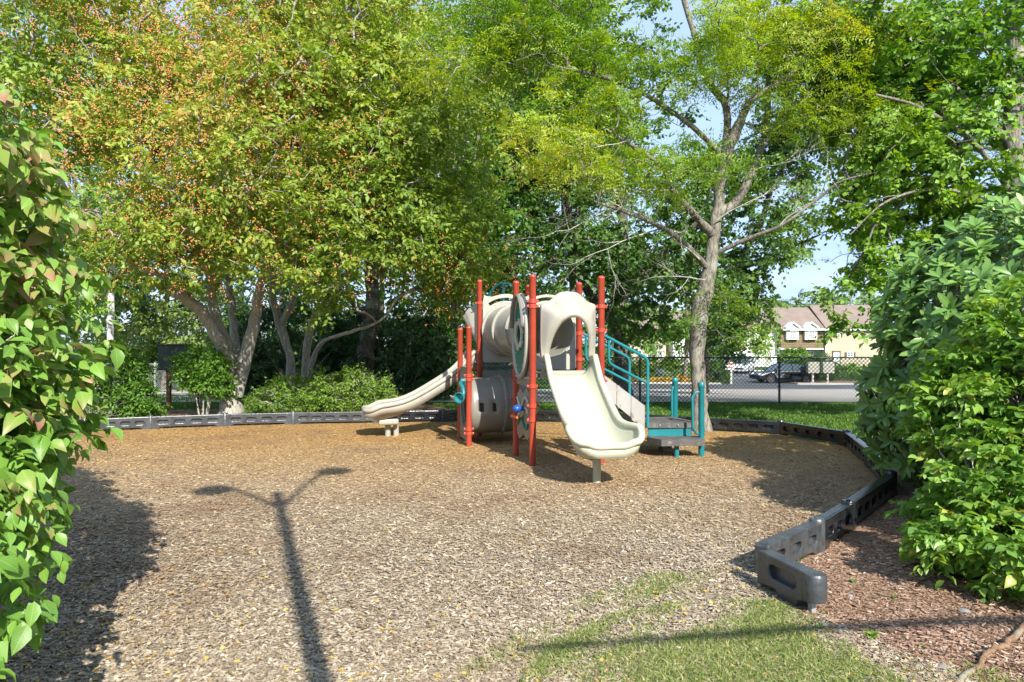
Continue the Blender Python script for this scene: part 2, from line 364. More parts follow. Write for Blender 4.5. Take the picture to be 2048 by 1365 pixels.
def in_lobes(lobes, n, shell=.45, gap=-1.2, gf=1.6, seed=0, zmin=-9):
    vol = np.array([a*b*c for (_, (a, b, c)) in lobes])**.8; vol = vol/vol.sum(); out = []
    for (c, r), w in zip(lobes, vol):
        m = int(n*w*3)+8
        d = unit(rng.normal(0, 1, (m, 3))); rad = shell+(1-shell)*rng.uniform(0, 1, m)**.6
        p = np.array(c)+d*rad[:, None]*np.array(r)
        # lumpy outline
        p += d*(sines(p, 1.7, seed+5)*.14)[:, None]*np.array(r)
        p = p[(sines(p, gf, seed) > gap) & (p[:, 2] > zmin)]
        out.append(p[:int(n*w)+1])
    return np.concatenate(out)
def seg_mesh(A, B, ra, rb, sides=4):
    n = len(A); T = unit(B-A); U = np.cross(T, np.tile([.31, .17, .93], (n, 1))); U = unit(U); W = np.cross(T, U)
    ang = np.arange(sides)*2*math.pi/sides
    off = U[:, None]*np.cos(ang)[None, :, None]+W[:, None]*np.sin(ang)[None, :, None]
    V = np.concatenate([A[:, None]+off*ra[:, None, None], B[:, None]+off*rb[:, None, None]], axis=1)
    F = np.array([(j, (j+1) % sides, sides+(j+1) % sides, sides+j) for j in range(sides)])
    return V.reshape(-1, 3), (F[None]+(np.arange(n)*2*sides)[:, None, None]).reshape(-1, 4)
def limb(path, r0, r1, q, n=14, wob=.06, sub=5, knob=.10):
    """a limb as a swept tube with an uneven surface; returns (MB, nodes)"""
    path = [Vector(p) for p in path]; pts = []
    k = len(path)
    for i in range(k-1):
        p0 = path[max(0, i-1)]; p1 = path[i]; p2 = path[i+1]; p3 = path[min(k-1, i+2)]
        for j in range(sub):
            t = j/sub; t2 = t*t; t3 = t2*t
            pts.append(.5*((2*p1)+(p2-p0)*t+(2*p0-5*p1+4*p2-p3)*t2+(3*p1-p0-3*p2+p3)*t3))
    pts.append(path[-1]); m = len(pts)
    for i in range(1, m-1): pts[i] = pts[i]+Vector(q.normal(0, wob*r0, 3))
    rr = [r0+(r1-r0)*(i/(m-1))**.8 for i in range(m)]
    mb = MB(); mb.tube(pts, rr, n)
    V = np.array(mb.v); c = np.repeat(np.array([tuple(p) for p in pts]), n, axis=0)
    V = c+(V-c)*(1+knob*sines(V, 5/max(r0, .05)*.12+3, 4)+.05*sines(V*np.array([1, 1, .2]), 40, 8))[:, None]
    mb.v = [tuple(x) for x in V]
    return mb, np.array([tuple(p) for p in pts]), np.array(rr)
def make_tree(name, label, cat, base, limbs, lobes, n, kind, leaf, reach, lmat, bmat, shape='dia', shell=.45, gap=-.9, gf=1.5, seed=0, zmin=-9,
              group=None, fruit=0, flare=1.35, twig_r=.007, flatten=.5, wander=.16, bare=0, extra=None, tintf=.5):
    q = np.random.default_rng(seed+11)
    t = empty(name, base, label, cat, group)
    nodes, rad = [], []
    for i, (path, r0, r1) in enumerate(limbs):
        path = [tuple(p) for p in path]
        if i == 0 and flare > 1:
            p0 = Vector(path[0]); path = [tuple(p0-Vector((0, 0, .15)))]+path
            mb, nd, rr = limb(path, r0, r1, q)
            V = np.array(mb.v); z0 = p0.z; f = 1+(flare-1)*np.clip(1-(V[:, 2]-z0)/.5, 0, 1.2)**2
            V[:, 0] = p0.x+(V[:, 0]-p0.x)*f; V[:, 1] = p0.y+(V[:, 1]-p0.y)*f; mb.v = [tuple(v) for v in V]
        else: mb, nd, rr = limb(path, r0, r1, q)
        mb.build('trunk' if i == 0 else 'limb', bmat, t, keep=True)
        k0 = len(nd)//3 if i == 0 else 1
        nodes.append(nd[k0:]); rad.append(rr[k0:])
    C = in_lobes(lobes, n, shell, gap, gf, seed, zmin)
    nd = np.concatenate(nodes); nr = np.concatenate(rad)
    # every spray is joined to the nearest wood by a bent twig, near ones first
    dist = np.array([np.min(np.linalg.norm(nd-c, axis=1)) for c in C]); order = np.argsort(dist)
    NP = np.zeros((len(nd)+len(C)*4, 3)); NP[:len(nd)] = nd; cnt = len(nd); par = -np.ones(len(NP), int)
    w = np.zeros(len(NP)); dirs = np.zeros_like(C); hub = nd.mean(0)
    for ci in order:
        c = C[ci]; d = np.linalg.norm(NP[:cnt]-c, axis=1)
        j = int(np.argmin(d+ (np.linalg.norm(NP[:cnt]-hub, axis=1))*.25)); a = NP[j]; L = np.linalg.norm(c-a)
        prev = j; ks = 4 if L > .6 else 2
        off = q.normal(0, wander*L, 3)
        for s in range(1, ks+1):
            u = s/ks; p = a+(c-a)*u+off*math.sin(math.pi*u)*.8+np.array([0, 0, .10*L*math.sin(math.pi*u)])
            if s == ks: p = c
            if cnt >= len(NP): break
            NP[cnt] = p; par[cnt] = prev; prev = cnt; cnt += 1
        w[prev] = 1; dirs[ci] = c-NP[par[prev]]
    for i in range(cnt-1, -1, -1):
        if par[i] >= 0: w[par[i]] += w[i]
    ids = np.nonzero(par[:cnt] >= 0)[0]
    cap = .045 if len(nd) else .05
    rad_ = np.minimum(twig_r*np.maximum(w[:cnt], 1)**.42, cap)
    V, F = seg_mesh(NP[par[ids]], NP[ids], np.minimum(rad_[par[ids]], rad_[ids]*1.5), rad_[ids], 3)
    me = np_mesh('twigs', V, F, bmat, smooth=True); link('twigs', me, t, 'stuff', True)
    keep = np.ones(len(C), bool)
    tint = np.clip(.5+tintf*sines(C, .9, seed+2)+q.normal(0, .15, len(C)), 0, 1)
    if fruit: tint = np.clip(tint*.75+np.where(sel0 := (sines(C, 1.1, seed+31)+.22*(C[:, 2]-C[:, 2].mean()-1.0)) > .2, .42, 0), 0, 1)
    a = sprays(C[keep], dirs[keep], kind, reach, leaf, tint[keep], flatten)
    me = leaf_mesh('crown', a[0], a[1], a[2], a[3], shape, lmat, a[4]); link('crown', me, t, 'stuff', True)
    if fruit:
        sel = sines(C, 1.1, seed+31)+q.normal(0, .25, len(C))+.15*(C[:, 2]-C[:, 2].mean()) > -.15
        Cs = C[sel]; K = max(1, fruit//max(1, len(Cs)))
        cc = np.repeat(Cs, K, axis=0)+rng.normal(0, 1, (len(Cs)*K, 3))*np.array([.34, .34, .22])*reach/.4
        cc = np.repeat(cc, 4, axis=0)+rng.normal(0, .03, (len(cc)*4, 3)); m = len(cc)
        O = np.array([[1, 0, -.4], [-.5, .87, -.4], [-.5, -.87, -.4], [0, 0, 1.1]])*1.15; Fo = np.array([(0, 1, 3), (1, 2, 3), (2, 0, 3), (1, 0, 2)])
        V = (cc[:, None]+O[None]*(rng.uniform(.011, .015, m))[:, None, None]).reshape(-1, 3); F = (Fo[None]+(np.arange(m)*4)[:, None, None]).reshape(-1, 3)
        link('fruit', np_mesh('fruit', V, F, M_['berry'], smooth=True), t, 'stuff', True)
    return t
def bare_twigs(start, d0, L, r, depth, q, out):
    p = np.array(start, float); d = unit(np.array(d0, float)); n = 6
    for i in range(n):
        d = unit(d+q.normal(0, .17, 3)+np.array([0, 0, .02])); p2 = p+d*L/n
        out.append((p, p2, r*(1-.75*i/n), r*(1-.75*(i+1)/n)))
        if depth > 0 and i > 0 and q.uniform() < .85:
            bare_twigs(p2, d+q.normal(0, .7, 3), L*q.uniform(.35, .6), r*(1-.7*i/n)*.6, depth-1, q, out)
        p = p2

# ================================================================== SETTING: ground
def grid_sheet(name, xs, ys, mat, dz=0.0, kind='structure', edge=None):
    V = []; F = []
    for y in ys:
        for x in xs: V.append((x, y, terr(y)+dz))
    nx = len(xs)
    for j in range(len(ys)-1):
        for i in range(nx-1): F.append((j*nx+i, j*nx+i+1, (j+1)*nx+i+1, (j+1)*nx+i))
    mb = MB(); mb.add(V, F, False); o = mb.build(name, mat, auto=False); o['kind'] = kind; return o
def grass_mat():
    m, nt, b = newmat('lawn'); L = nt.links
    tcn = nt.nodes.new('ShaderNodeTexCoord')
    n1 = nt.nodes.new('ShaderNodeTexNoise'); n1.inputs['Scale'].default_value = .8; n1.inputs['Detail'].default_value = 10; n1.inputs['Roughness'].default_value = .7
    n2 = nt.nodes.new('ShaderNodeTexNoise'); n2.inputs['Scale'].default_value = 60; n2.inputs['Detail'].default_value = 4
    L.new(tcn.outputs['Object'], n1.inputs['Vector']); L.new(tcn.outputs['Object'], n2.inputs['Vector'])
    r1 = ramp(nt, [(.3, (.035, .085, .012)), (.55, (.06, .13, .018)), (.75, (.10, .16, .03))]); L.new(n1.outputs['Fac'], r1.inputs[0])
    r2 = ramp(nt, [(.3, (.45, .45, .45)), (.7, (1.2, 1.2, 1.2))]); L.new(n2.outputs['Fac'], r2.inputs[0])
    mm = nt.nodes.new('ShaderNodeMix'); mm.data_type = 'RGBA'; mm.blend_type = 'MULTIPLY'; mm.inputs[0].default_value = 1
    L.new(r1.outputs[0], mm.inputs[6]); L.new(r2.outputs[0], mm.inputs[7]); L.new(mm.outputs[2], b.inputs['Base Color']); b.inputs['Roughness'].default_value = .95
    b.inputs['Specular IOR Level'].default_value = .1
    bp = nt.nodes.new('ShaderNodeBump'); bp.inputs['Strength'].default_value = .6; bp.inputs['Distance'].default_value = .03; L.new(n2.outputs['Fac'], bp.inputs['Height']); L.new(bp.outputs[0], b.inputs['Normal'])
    return m
def chip_mat(name, near, far, y0, y1):
    """wood chips: voronoi slivers; the far part of the pit is strewn with orange-yellow leaf litter"""
    m, nt, b = newmat(name); L = nt.links
    g = nt.nodes.new('ShaderNodeNewGeometry'); sp = nt.nodes.new('ShaderNodeSeparateXYZ'); L.new(g.outputs['Position'], sp.inputs[0])
    n0 = nt.nodes.new('ShaderNodeTexNoise'); n0.inputs['Scale'].default_value = .7; n0.inputs['Detail'].default_value = 5; L.new(g.outputs['Position'], n0.inputs['Vector'])
    ad = nt.nodes.new('ShaderNodeMath'); ad.operation = 'MULTIPLY_ADD'; ad.inputs[1].default_value = 4.0; L.new(n0.outputs['Fac'], ad.inputs[0]); L.new(sp.outputs[1], ad.inputs[2])
    mr = nt.nodes.new('ShaderNodeMapRange'); mr.inputs[1].default_value = y0+2; mr.inputs[2].default_value = y1+2; L.new(ad.outputs[0], mr.inputs[0])
    cols = []
    mpn = nt.nodes.new('ShaderNodeMapping'); mpn.inputs['Scale'].default_value = (1, 1.6, 1); mpn.inputs['Rotation'].default_value = (0, 0, .4); L.new(g.outputs['Position'], mpn.inputs['Vector'])
    n9 = nt.nodes.new('ShaderNodeTexNoise'); n9.inputs['Scale'].default_value = 9; L.new(g.outputs['Position'], n9.inputs['Vector'])
    mv = nt.nodes.new('ShaderNodeVectorMath'); mv.operation = 'MULTIPLY_ADD'; mv.inputs[1].default_value = (.12, .12, .12); L.new(n9.outputs['Color'], mv.inputs[0]); L.new(mpn.outputs[0], mv.inputs[2])
    vo = nt.nodes.new('ShaderNodeTexVoronoi'); vo.inputs['Scale'].default_value = 48; L.new(mv.outputs[0], vo.inputs['Vector'])
    hs = nt.nodes.new('ShaderNodeSeparateColor'); L.new(vo.outputs['Color'], hs.inputs[0])
    for st in (near, far):
        r = ramp(nt, st); L.new(hs.outputs[0], r.inputs[0]); cols.append(r)
    mm = nt.nodes.new('ShaderNodeMix'); mm.data_type = 'RGBA'; L.new(mr.outputs[0], mm.inputs[0]); L.new(cols[0].outputs[0], mm.inputs[6]); L.new(cols[1].outputs[0], mm.inputs[7])
    nd_ = nt.nodes.new('ShaderNodeTexNoise'); nd_.inputs['Scale'].default_value = .55; nd_.inputs['Detail'].default_value = 9; nd_.inputs['Roughness'].default_value = .68; L.new(g.outputs['Position'], nd_.inputs['Vector'])
    rd_ = ramp(nt, [(.50, (0, 0, 0)), (.66, (.75, .75, .75))]); L.new(nd_.outputs['Fac'], rd_.inputs[0])
    dm_ = nt.nodes.new('ShaderNodeMix'); dm_.data_type = 'RGBA'; L.new(rd_.outputs[0], dm_.inputs[0]); L.new(mm.outputs[2], dm_.inputs[6]); dm_.inputs[7].default_value = (.215, .135, .08, 1)
    L.new(dm_.outputs[2], b.inputs['Base Color']); b.inputs['Roughness'].default_value = .9; b.inputs['Specular IOR Level'].default_value = .15
    bp = nt.nodes.new('ShaderNodeBump'); bp.inputs['Strength'].default_value = .8; bp.inputs['Distance'].default_value = .02; L.new(vo.outputs['Distance'], bp.inputs['Height']); L.new(bp.outputs[0], b.inputs['Normal'])
    return m
NEARC = [(0, (.18, .135, .09)), (.35, (.285, .225, .155)), (.7, (.365, .30, .215)), (1, (.50, .43, .33))]
FARC = [(0, (.17, .095, .04)), (.4, (.31, .18, .07)), (.75, (.43, .26, .10)), (1, (.58, .38, .15))]
MULC = [(0, (.12, .065, .04)), (.4, (.24, .14, .09)), (.75, (.33, .215, .15)), (1, (.55, .42, .32))]
M_['lawn'] = grass_mat(); M_['chips'] = chip_mat('wood_chips', NEARC, FARC, 5.0, 11.5); M_['mulch'] = chip_mat('bark_mulch', MULC, MULC, 5, 9)
ys = [-30, -5, 0, 3, 6, 9, 12, 15, 19, 24, 32, 45, 60, 90, 150, 300, 700]
grid_sheet('ground', [-500, -120, -60, -30, -10, 0, 10, 30, 60, 120, 500], ys, M_['lawn'])
# border line of the pit (plan), from the near end round to the left
BORDER = [(1.69, 4.65), (2.35, 5.26), (2.89, 5.87), (4.0, 7.2), (4.64, 8.84), (5.20, 10.6), (4.70, 11.95), (3.45, 12.6), (2.3, 13.3), (1.05, 13.85), (-.2, 14.0), (-1.4, 13.95), (-2.65, 13.75), (-4.33, 13.5), (-5.55, 13.2), (-6.75, 12.75), (-7.7, 12.3), (-8.4, 11.3)]
def sheet_poly(name, pts, mat, dz):
    mb = MB(); mb.add([(x, y, dz) for x, y in pts], [tuple(range(len(pts)))], False)
    o = mb.build(name, mat, auto=False); bm = bmesh.new(); bm.from_mesh(o.data); bmesh.ops.triangulate(bm, faces=bm.faces[:]); 
    for f in bm.faces:
        if f.normal.z < 0: f.normal_flip()
    bm.to_mesh(o.data); bm.free(); o['kind'] = 'structure'; return o
pit = BORDER+[(-9.5, 9), (-9.5, -3), (2.2, -3), (2.2, 3.2), (1.85, 3.8), (1.75, 4.4)]
sheet_poly('wood_chip_ground', pit, M_['chips'], .004)
sheet_poly('mulch_ground', [(1.70, 4.6), (2.35, 5.24), (2.89, 5.85), (4.0, 7.15), (4.65, 8.8), (5.22, 10.6), (8.5, 11.5), (12, 9), (12, 2), (2.7, 1.5), (2.15, 3.2), (1.8, 3.9)], M_['mulch'], .008)
sheet_poly('mulch_bed_ground', [(-9.5, 12.6), (-7.7, 12.45), (-6.75, 12.9), (-4.33, 13.65), (-2.65, 13.9), (-1.6, 14.1), (-1.0, 15.5), (-2.5, 18.5), (-6, 18.8), (-7.0, 16.6), (-9.5, 16)], M_['mulch'], .004)

def in_poly(X, Y, poly):
    c = np.zeros(len(X), bool); j = len(poly)-1
    for i in range(len(poly)):
        xi, yi = poly[i]; xj, yj = poly[j]
        t = ((yi > Y) != (yj > Y)) & (X < (xj-xi)*(Y-yi)/(yj-yi+1e-12)+xi); c ^= t; j = i
    return c
def chipmesh(name, X, Y, size, stops_mat, zoff=.006):
    n = len(X); a = rng.uniform(0, 6.28, n); tilt = rng.normal(0, .17, n)
    D = np.stack([np.cos(a), np.sin(a), tilt], 1); N = np.stack([rng.normal(0, .3, n), rng.normal(0, .3, n), np.ones(n)], 1)
    D = unit(D); N = unit(N-D*(N*D).sum(-1, keepdims=True)); W = np.cross(N, D)
    L = size*rng.uniform(.5, 1.5, n); w = L*rng.uniform(.13, .38, n); c = np.stack([X, Y, zoff+rng.uniform(0, .014, n)], 1)
    T = np.array([[-.5, -.5], [.42, -.5], [.56, .35], [-.38, .5]])
    V = c[:, None]+D[:, None]*(T[None, :, 0:1]*L[:, None, None])+W[:, None]*(T[None, :, 1:2]*w[:, None, None])
    F = np.arange(n*4).reshape(-1, 4)
    return np_mesh(name, V.reshape(-1, 3), F, stops_mat, rng.uniform(0, 1, n))
def chiptone(name, near, far, y0, y1):
    m, nt, b = newmat(name); L = nt.links
    at = nt.nodes.new('ShaderNodeAttribute'); at.attribute_name = 'rnd'
    g = nt.nodes.new('ShaderNodeNewGeometry'); sp = nt.nodes.new('ShaderNodeSeparateXYZ'); L.new(g.outputs['Position'], sp.inputs[0])
    n0 = nt.nodes.new('ShaderNodeTexNoise'); n0.inputs['Scale'].default_value = .7; n0.inputs['Detail'].default_value = 5; L.new(g.outputs['Position'], n0.inputs['Vector'])
    ad = nt.nodes.new('ShaderNodeMath'); ad.operation = 'MULTIPLY_ADD'; ad.inputs[1].default_value = 4.0; L.new(n0.outputs['Fac'], ad.inputs[0]); L.new(sp.outputs[1], ad.inputs[2])
    mr = nt.nodes.new('ShaderNodeMapRange'); mr.inputs[1].default_value = y0+2; mr.inputs[2].default_value = y1+2; L.new(ad.outputs[0], mr.inputs[0])
    rs = []
    for st in (near, far): r = ramp(nt, st); L.new(at.outputs['Fac'], r.inputs[0]); rs.append(r)
    mm = nt.nodes.new('ShaderNodeMix'); mm.data_type = 'RGBA'; L.new(mr.outputs[0], mm.inputs[0]); L.new(rs[0].outputs[0], mm.inputs[6]); L.new(rs[1].outputs[0], mm.inputs[7])
    nd_ = nt.nodes.new('ShaderNodeTexNoise'); nd_.inputs['Scale'].default_value = .55; nd_.inputs['Detail'].default_value = 9; nd_.inputs['Roughness'].default_value = .68; L.new(g.outputs['Position'], nd_.inputs['Vector'])
    rd_ = ramp(nt, [(.50, (0, 0, 0)), (.66, (.75, .75, .75))]); L.new(nd_.outputs['Fac'], rd_.inputs[0])
    dm_ = nt.nodes.new('ShaderNodeMix'); dm_.data_type = 'RGBA'; L.new(rd_.outputs[0], dm_.inputs[0]); L.new(mm.outputs[2], dm_.inputs[6]); dm_.inputs[7].default_value = (.215, .135, .08, 1)
    L.new(dm_.outputs[2], b.inputs['Base Color']); b.inputs['Roughness'].default_value = .85; b.inputs['Specular IOR Level'].default_value = .2
    return m
def scatter_view(n, y0, y1, poly, p=1.0, margin=1.15):
    """points on the ground, denser near the camera (p: power of distance)"""
    u = rng.uniform(0, 1, n)
    Y = 1/(1/y1+(1/y0-1/y1)*u) if p == 1 else y0+(y1-y0)*u
    X = rng.uniform(-1, 1, n)*.76*margin*Y
    k = in_poly(X, Y, poly); return X[k], Y[k]
CT = chiptone('loose_chips', NEARC, FARC, 5.0, 11.5); MT = chiptone('loose_mulch', MULC, MULC, 5, 9)
X, Y = scatter_view(340000, 2.9, 14.5, pit)
o = link('wood_chips', chipmesh('wood_chips', X, Y, .029, CT)); tag(o, 'loose grey tan wood chips covering the play area', 'wood chips', kind='stuff')
mul = [(1.74, 4.6), (2.40, 5.2), (2.97, 5.8), (4.05, 7.1), (7, 7), (7, 2), (2.3, 2.2), (1.9, 3.2), (1.7, 3.9)]
X, Y = scatter_view(90000, 2.9, 8, mul)
o = link('bark_mulch', chipmesh('bark_mulch', X, Y, .030, MT)); tag(o, 'reddish brown bark mulch under the shrubs', 'mulch', kind='stuff')
X, Y = scatter_view(40000, 11.8, 19, [(-9.5, 12.6), (-7.7, 12.45), (-6.75, 12.9), (-4.33, 13.65), (-2.65, 13.9), (-1.6, 14.1), (-1.0, 15.5), (-2.5, 18.5), (-6, 18.8), (-7.0, 16.6), (-9.5, 16)])
o = link('bed_mulch', chipmesh('bed_mulch', X, Y, .06, MT)); tag(o, 'reddish mulch round the trees behind the border', 'mulch', kind='stuff')
def grass(name, X, Y, h, mat, label, w=.006, lean=.5):
    n = len(X); a = rng.uniform(0, 6.28, n); hh = h*rng.uniform(.45, 1.25, n); l = hh*rng.uniform(0, lean*2, n); th = rng.uniform(0, 6.28, n)
    z = np.array([terr(y) for y in Y]); b0 = np.stack([X, Y, z], 1); s = np.stack([np.cos(a), np.sin(a), np.zeros(n)], 1)*(w*rng.uniform(.6, 1.4, n))[:, None]
    mid = b0+np.stack([np.cos(th)*l*.35, np.sin(th)*l*.35, hh*.6], 1); tip = b0+np.stack([np.cos(th)*l, np.sin(th)*l, hh*rng.uniform(.6, 1., n)], 1)
    V = np.stack([b0-s, b0+s, mid+s*.7, mid-s*.7, tip], 1).reshape(-1, 3)
    i = np.arange(n)*5; F = np.concatenate([np.stack([i, i+1, i+2], 1), np.stack([i, i+2, i+3], 1), np.stack([i+3, i+2, i+4], 1)])
    r = rng.uniform(0, 1, n); me = np_mesh(name, V, F, mat, np.concatenate([r, r, r]))
    return tag(link(name, me), label, 'grass', kind='stuff')
LF['drygrass'] = leafmat('short_dry_grass', [(0, (.10, .15, .03)), (.5, (.20, .27, .065)), (.8, (.33, .34, .13)), (1, (.44, .38, .20))], .25, .6, .2)
LF['lawngrass'] = leafmat('lawn_blade', [(0, (.045, .10, .015)), (.6, (.09, .18, .03)), (1, (.19, .26, .06))], .3, .6, .2)
gp = [(-.05, 3.0), (.2, 3.6), (.6, 4.0), (1.2, 4.25), (1.62, 4.2), (1.8, 3.75), (1.75, 3.45), (1.9, 3.0), (1.9, 2.7), (-.15, 2.7)]
gp2 = [(-.5, 2.7), (.0, 3.9), (1.0, 4.75), (1.5, 4.7), (2.0, 3.9), (2.5, 3.0), (2.5, 2.7)]
u = rng.uniform(0, 1, 210000); X = rng.uniform(-.4, 2.6, 210000); Y = rng.uniform(2.8, 4.7, 210000)
ns = sines(np.stack([X, Y, X*0], 1), 5, 3)*.6+sines(np.stack([X, Y, X*0], 1), 17, 9)*.5+rng.normal(0, .45, len(X)); gi = [(.75, 2.7), (.6, 3.3), (.95, 3.75), (1.4, 4.0), (1.62, 3.85), (1.62, 3.2), (1.75, 2.7)]; k = (in_poly(X, Y, gi) & (ns > -.7)) | (in_poly(X, Y, gp) & (ns > -.05)); k |= in_poly(X, Y, gp2) & (ns+rng.normal(0, .3, 210000) > .95) & (u < .35)
grass('sparse_grass', X[k], Y[k], .038, LF['drygrass'], 'short pale patchy grass growing through the near chips', .0034, .9)
lawn = [(5.6, 10.8), (4.8, 12.2), (3.5, 12.8), (2.3, 13.5), (1.1, 14.05), (-.2, 14.2), (-1, 15.6), (-2.5, 18.4), (13, 18.4), (13, 11)]
X, Y = scatter_view(90000, 10.5, 18.4, lawn)
grass('lawn_grass', X, Y, .05, LF['lawngrass'], 'mown green lawn between the border and the fence', .01)
X, Y = scatter_view(40000, 14.5, 26, [(-12, 16.3), (-9.3, 16.3), (-7, 16.9), (-6, 19), (-6, 27), (-16, 27), (-14, 16)])
grass('far_lawn_grass', X, Y, .06, LF['lawngrass'], 'lawn in dappled shade beyond the leftmost trees', .012)
# yellow fallen leaves
X, Y = scatter_view(1700, 3, 14, pit); n = len(X); a = rng.uniform(0, 6.28, n)
me = leaf_mesh('fallen_leaves', np.stack([X, Y, np.full(n, .022)], 1), np.stack([np.cos(a), np.sin(a), rng.normal(0, .1, n)], 1), np.tile([0, 0, 1.], (n, 1))+rng.normal(0, .2, (n, 3)), rng.uniform(.015, .035, n)*np.where(Y > 9, 1.3, 1), 'wide', LF['yellow'], rng.uniform(0, 1, n))
tag(link('fallen_leaves', me), 'small yellow fallen leaves scattered on the wood chips', 'fallen leaves', kind='stuff')

# road, parking lot, kerbs
grid_sheet('road', [-60, 0, 60], [18.6, 19, 32, 40], M_['road'], .004)
grid_sheet('parking_lot', [4, 20, 90], [40.15, 45, 60, 80], M_['asphalt'], .004)  # covers the shadow band past the pale road, shade carried by colour
grid_sheet('field', [-90, -10, 3.8], [40.15, 45, 60, 80], M_['lawn'], .004)
def kerb(pts, w=.15, h=.12):
    mb = MB()
    for (a, b) in zip(pts, pts[1:]):
        A = Vector((*a, 0)); B = Vector((*b, 0)); d = B-A
        mb.box(((A.x+B.x)/2, (A.y+B.y)/2, terr((A.y+B.y)/2)+h/2-.02), (d.length, w, h+.04), math.atan2(d.y, d.x))
    o = mb.build('kerb', M_['kerb'], auto=False); o['kind'] = 'structure'; return o
kerb([(20.3, 48.6), (40, 48.6)]); kerb([(6, 50), (15, 49)]); kerb([(24, 72), (60, 72)])
mbx = MB()
for i in range(5): mbx.box((13.4+2.7*i, 61, terr(61)+.012), (.12, 5, .008))
mbx.box((15, 57.7, terr(57)+.012), (9, .12, .008))
o = mbx.build('parking_line', M_['paint'], auto=False); o['kind'] = 'structure'
def flatpoly_t(name, x0, x1, y0, y1, mat, dz): return grid_sheet(name, [x0, (x0+x1)/2, x1], [y0, (y0+y1)/2, y1], mat, dz)
flatpoly_t('island_ground', 20.5, 40, 48.75, 56, M_['mulch'], .06)
flatpoly_t('verge_ground', 6, 15, 50.2, 57, M_['mulch'], .05)
flatpoly_t('house_lawn', 24, 60, 72.2, 82, M_['lawn'], .06)

# ================================================================== PLAY AREA BORDER
border = empty('play_area_border', (1.69, 4.65, 0), 'black plastic timber border with slotted sides edging the wood chip play area', 'border')
def timber_mesh(L, h, slots, mat, rounded=False, foot=True):
    mb = MB(); w = .10
    n = slots; pitch = L/(n+.4)
    holes = [rrect(pitch*.66, .072, .034, -L/2+pitch*(.7+i), .045 + h/2-.03, 4) for i in range(n)]
    out = [(-L/2, 0), (-L/2, h-.02), (-L/2+.015, h), (L/2-.015, h), (L/2, h-.02), (L/2, 0)]
    if foot: out += [(L/2-.1, 0), (L/2-.16, .045), (-L/2+.16, .045), (-L/2+.1, 0)]
    v, f = flat(out, holes, w, .008); mb.add(v, f, False)
    v, f = flat([(-L/2+.05, .05), (-L/2+.05, h-.03), (L/2-.05, h-.03), (L/2-.05, .05)], [], .022, 0); mb.add(v, f, False)
    mb.box((0, 0, h-.004), (L*.97, .055, .012), bev=.003)
    return mb
def put_timber(A, B, h, slots, mat, ends=(True, True)):
    A = Vector((*A, 0)); B = Vector((*B, 0)); d = B-A; L = d.length-.03
    o = timber_mesh(L, h, slots, mat).build('border_timber', mat, border, keep=True)
    o.matrix_basis = Matrix.Translation((A+B)/2+Vector((0, 0, -.01))) @ Matrix.Rotation(math.atan2(d.y, d.x), 4, 'Z')
    mb = MB(); mb.lathe([(.058, -.02), (.058, h+.0), (.05, h+.012), (.018, h+.012), (.018, h+.02), (0, h+.02)], 16, Matrix.Translation((B.x, B.y, 0)))
    mb.build('joint_pin', mat, o, keep=True).matrix_parent_inverse = wm(o).inverted()
for i, (a, b) in enumerate(zip(BORDER, BORDER[1:])):
    L = math.dist(a, b); k = max(1, round(L/1.28)) if L > 1.5 else 1
    for j in range(k):
        A = (a[0]+(b[0]-a[0])*j/k, a[1]+(b[1]-a[1])*j/k); B = (a[0]+(b[0]-a[0])*(j+1)/k, a[1]+(b[1]-a[1])*(j+1)/k)
        put_timber(A, B, .24, max(2, round(math.dist(A, B)/.29)), M_['timberworn'] if i in (0, 12, 13, 14, 15) else M_['timber'])
# near end piece turned towards the camera
A = Vector((1.66, 4.46, 0)); B = Vector((1.78, 4.0, 0)); d = B-A; L = d.length+.06
mb = MB(); v, f = flat([(-L/2, .03), (-L/2, .235), (-L/2+.03, .25), (L/2-.03, .25), (L/2-.01, .24), (L/2-.01, .10), (L/2-.12, .06), (L/2-.16, -.02), (L/2-.3, -.02), (L/2-.34, .05)], [rrect(.27, .085, .04, -.01, .155)], .10, .01); mb.add(v, f, False)
v, f = flat(rrect(.3, .12, .03, 0, .15), [], .02, 0); mb.add(v, f, False)
mb.lathe([(.02, .085), (.062, .09), (.068, .1), (.068, .235), (.06, .25), (0, .253)], 20, Matrix.Translation((L/2-.04, 0, 0)))
o = mb.build('border_timber', M_['timberworn'], border, keep=True)
o.matrix_basis = Matrix.Translation((A+B)/2) @ Matrix.Rotation(math.atan2(d.y, d.x), 4, 'Z'); o['label'] = 'short rounded end piece of the border standing on a stake'
mb = MB(); mb.box((B.x-.005, B.y+.04, .03), (.035, .03, .14), math.atan2(d.y, d.x)); s_ = mb.build('stake', M_['galv'], o, keep=True); s_.matrix_parent_inverse = wm(o).inverted()

# ================================================================== PLAYGROUND STRUCTURE
play = empty('playground_structure', (0, 10.3, 0), 'playground climbing structure with red posts, two cream slides, tunnels and teal rails', 'playground structure')
V3 = Vector
P1 = V3((.27, 8.91, 0)); P2 = V3((.057, 9.71, 0)); P3 = V3((1.19, 9.1, 0)); P4 = V3((.975, 9.93, 0))
P5 = V3((-.555, 11.7, 0)); P6 = V3((.36, 11.86, 0)); P7_ = V3((.29, 12.75, 0)); P8_ = V3((-.61, 12.58, 0))
S1 = V3((-.67, 10.6, 0)); S2 = V3((-.865, 11.4, 0))
clamp_mb = MB(); clamp_mb.lathe([(.047, -.028), (.056, -.026), (.056, .026), (.047, .028)], 18)
for sx in (-1, 1): clamp_mb.box((sx*.066, 0, 0), (.03, .03, .034), bev=.004)
clamp0 = clamp_mb.build('clamp', M_['red'], None); clamp_me = clamp0.data; bpy.data.objects.remove(clamp0)
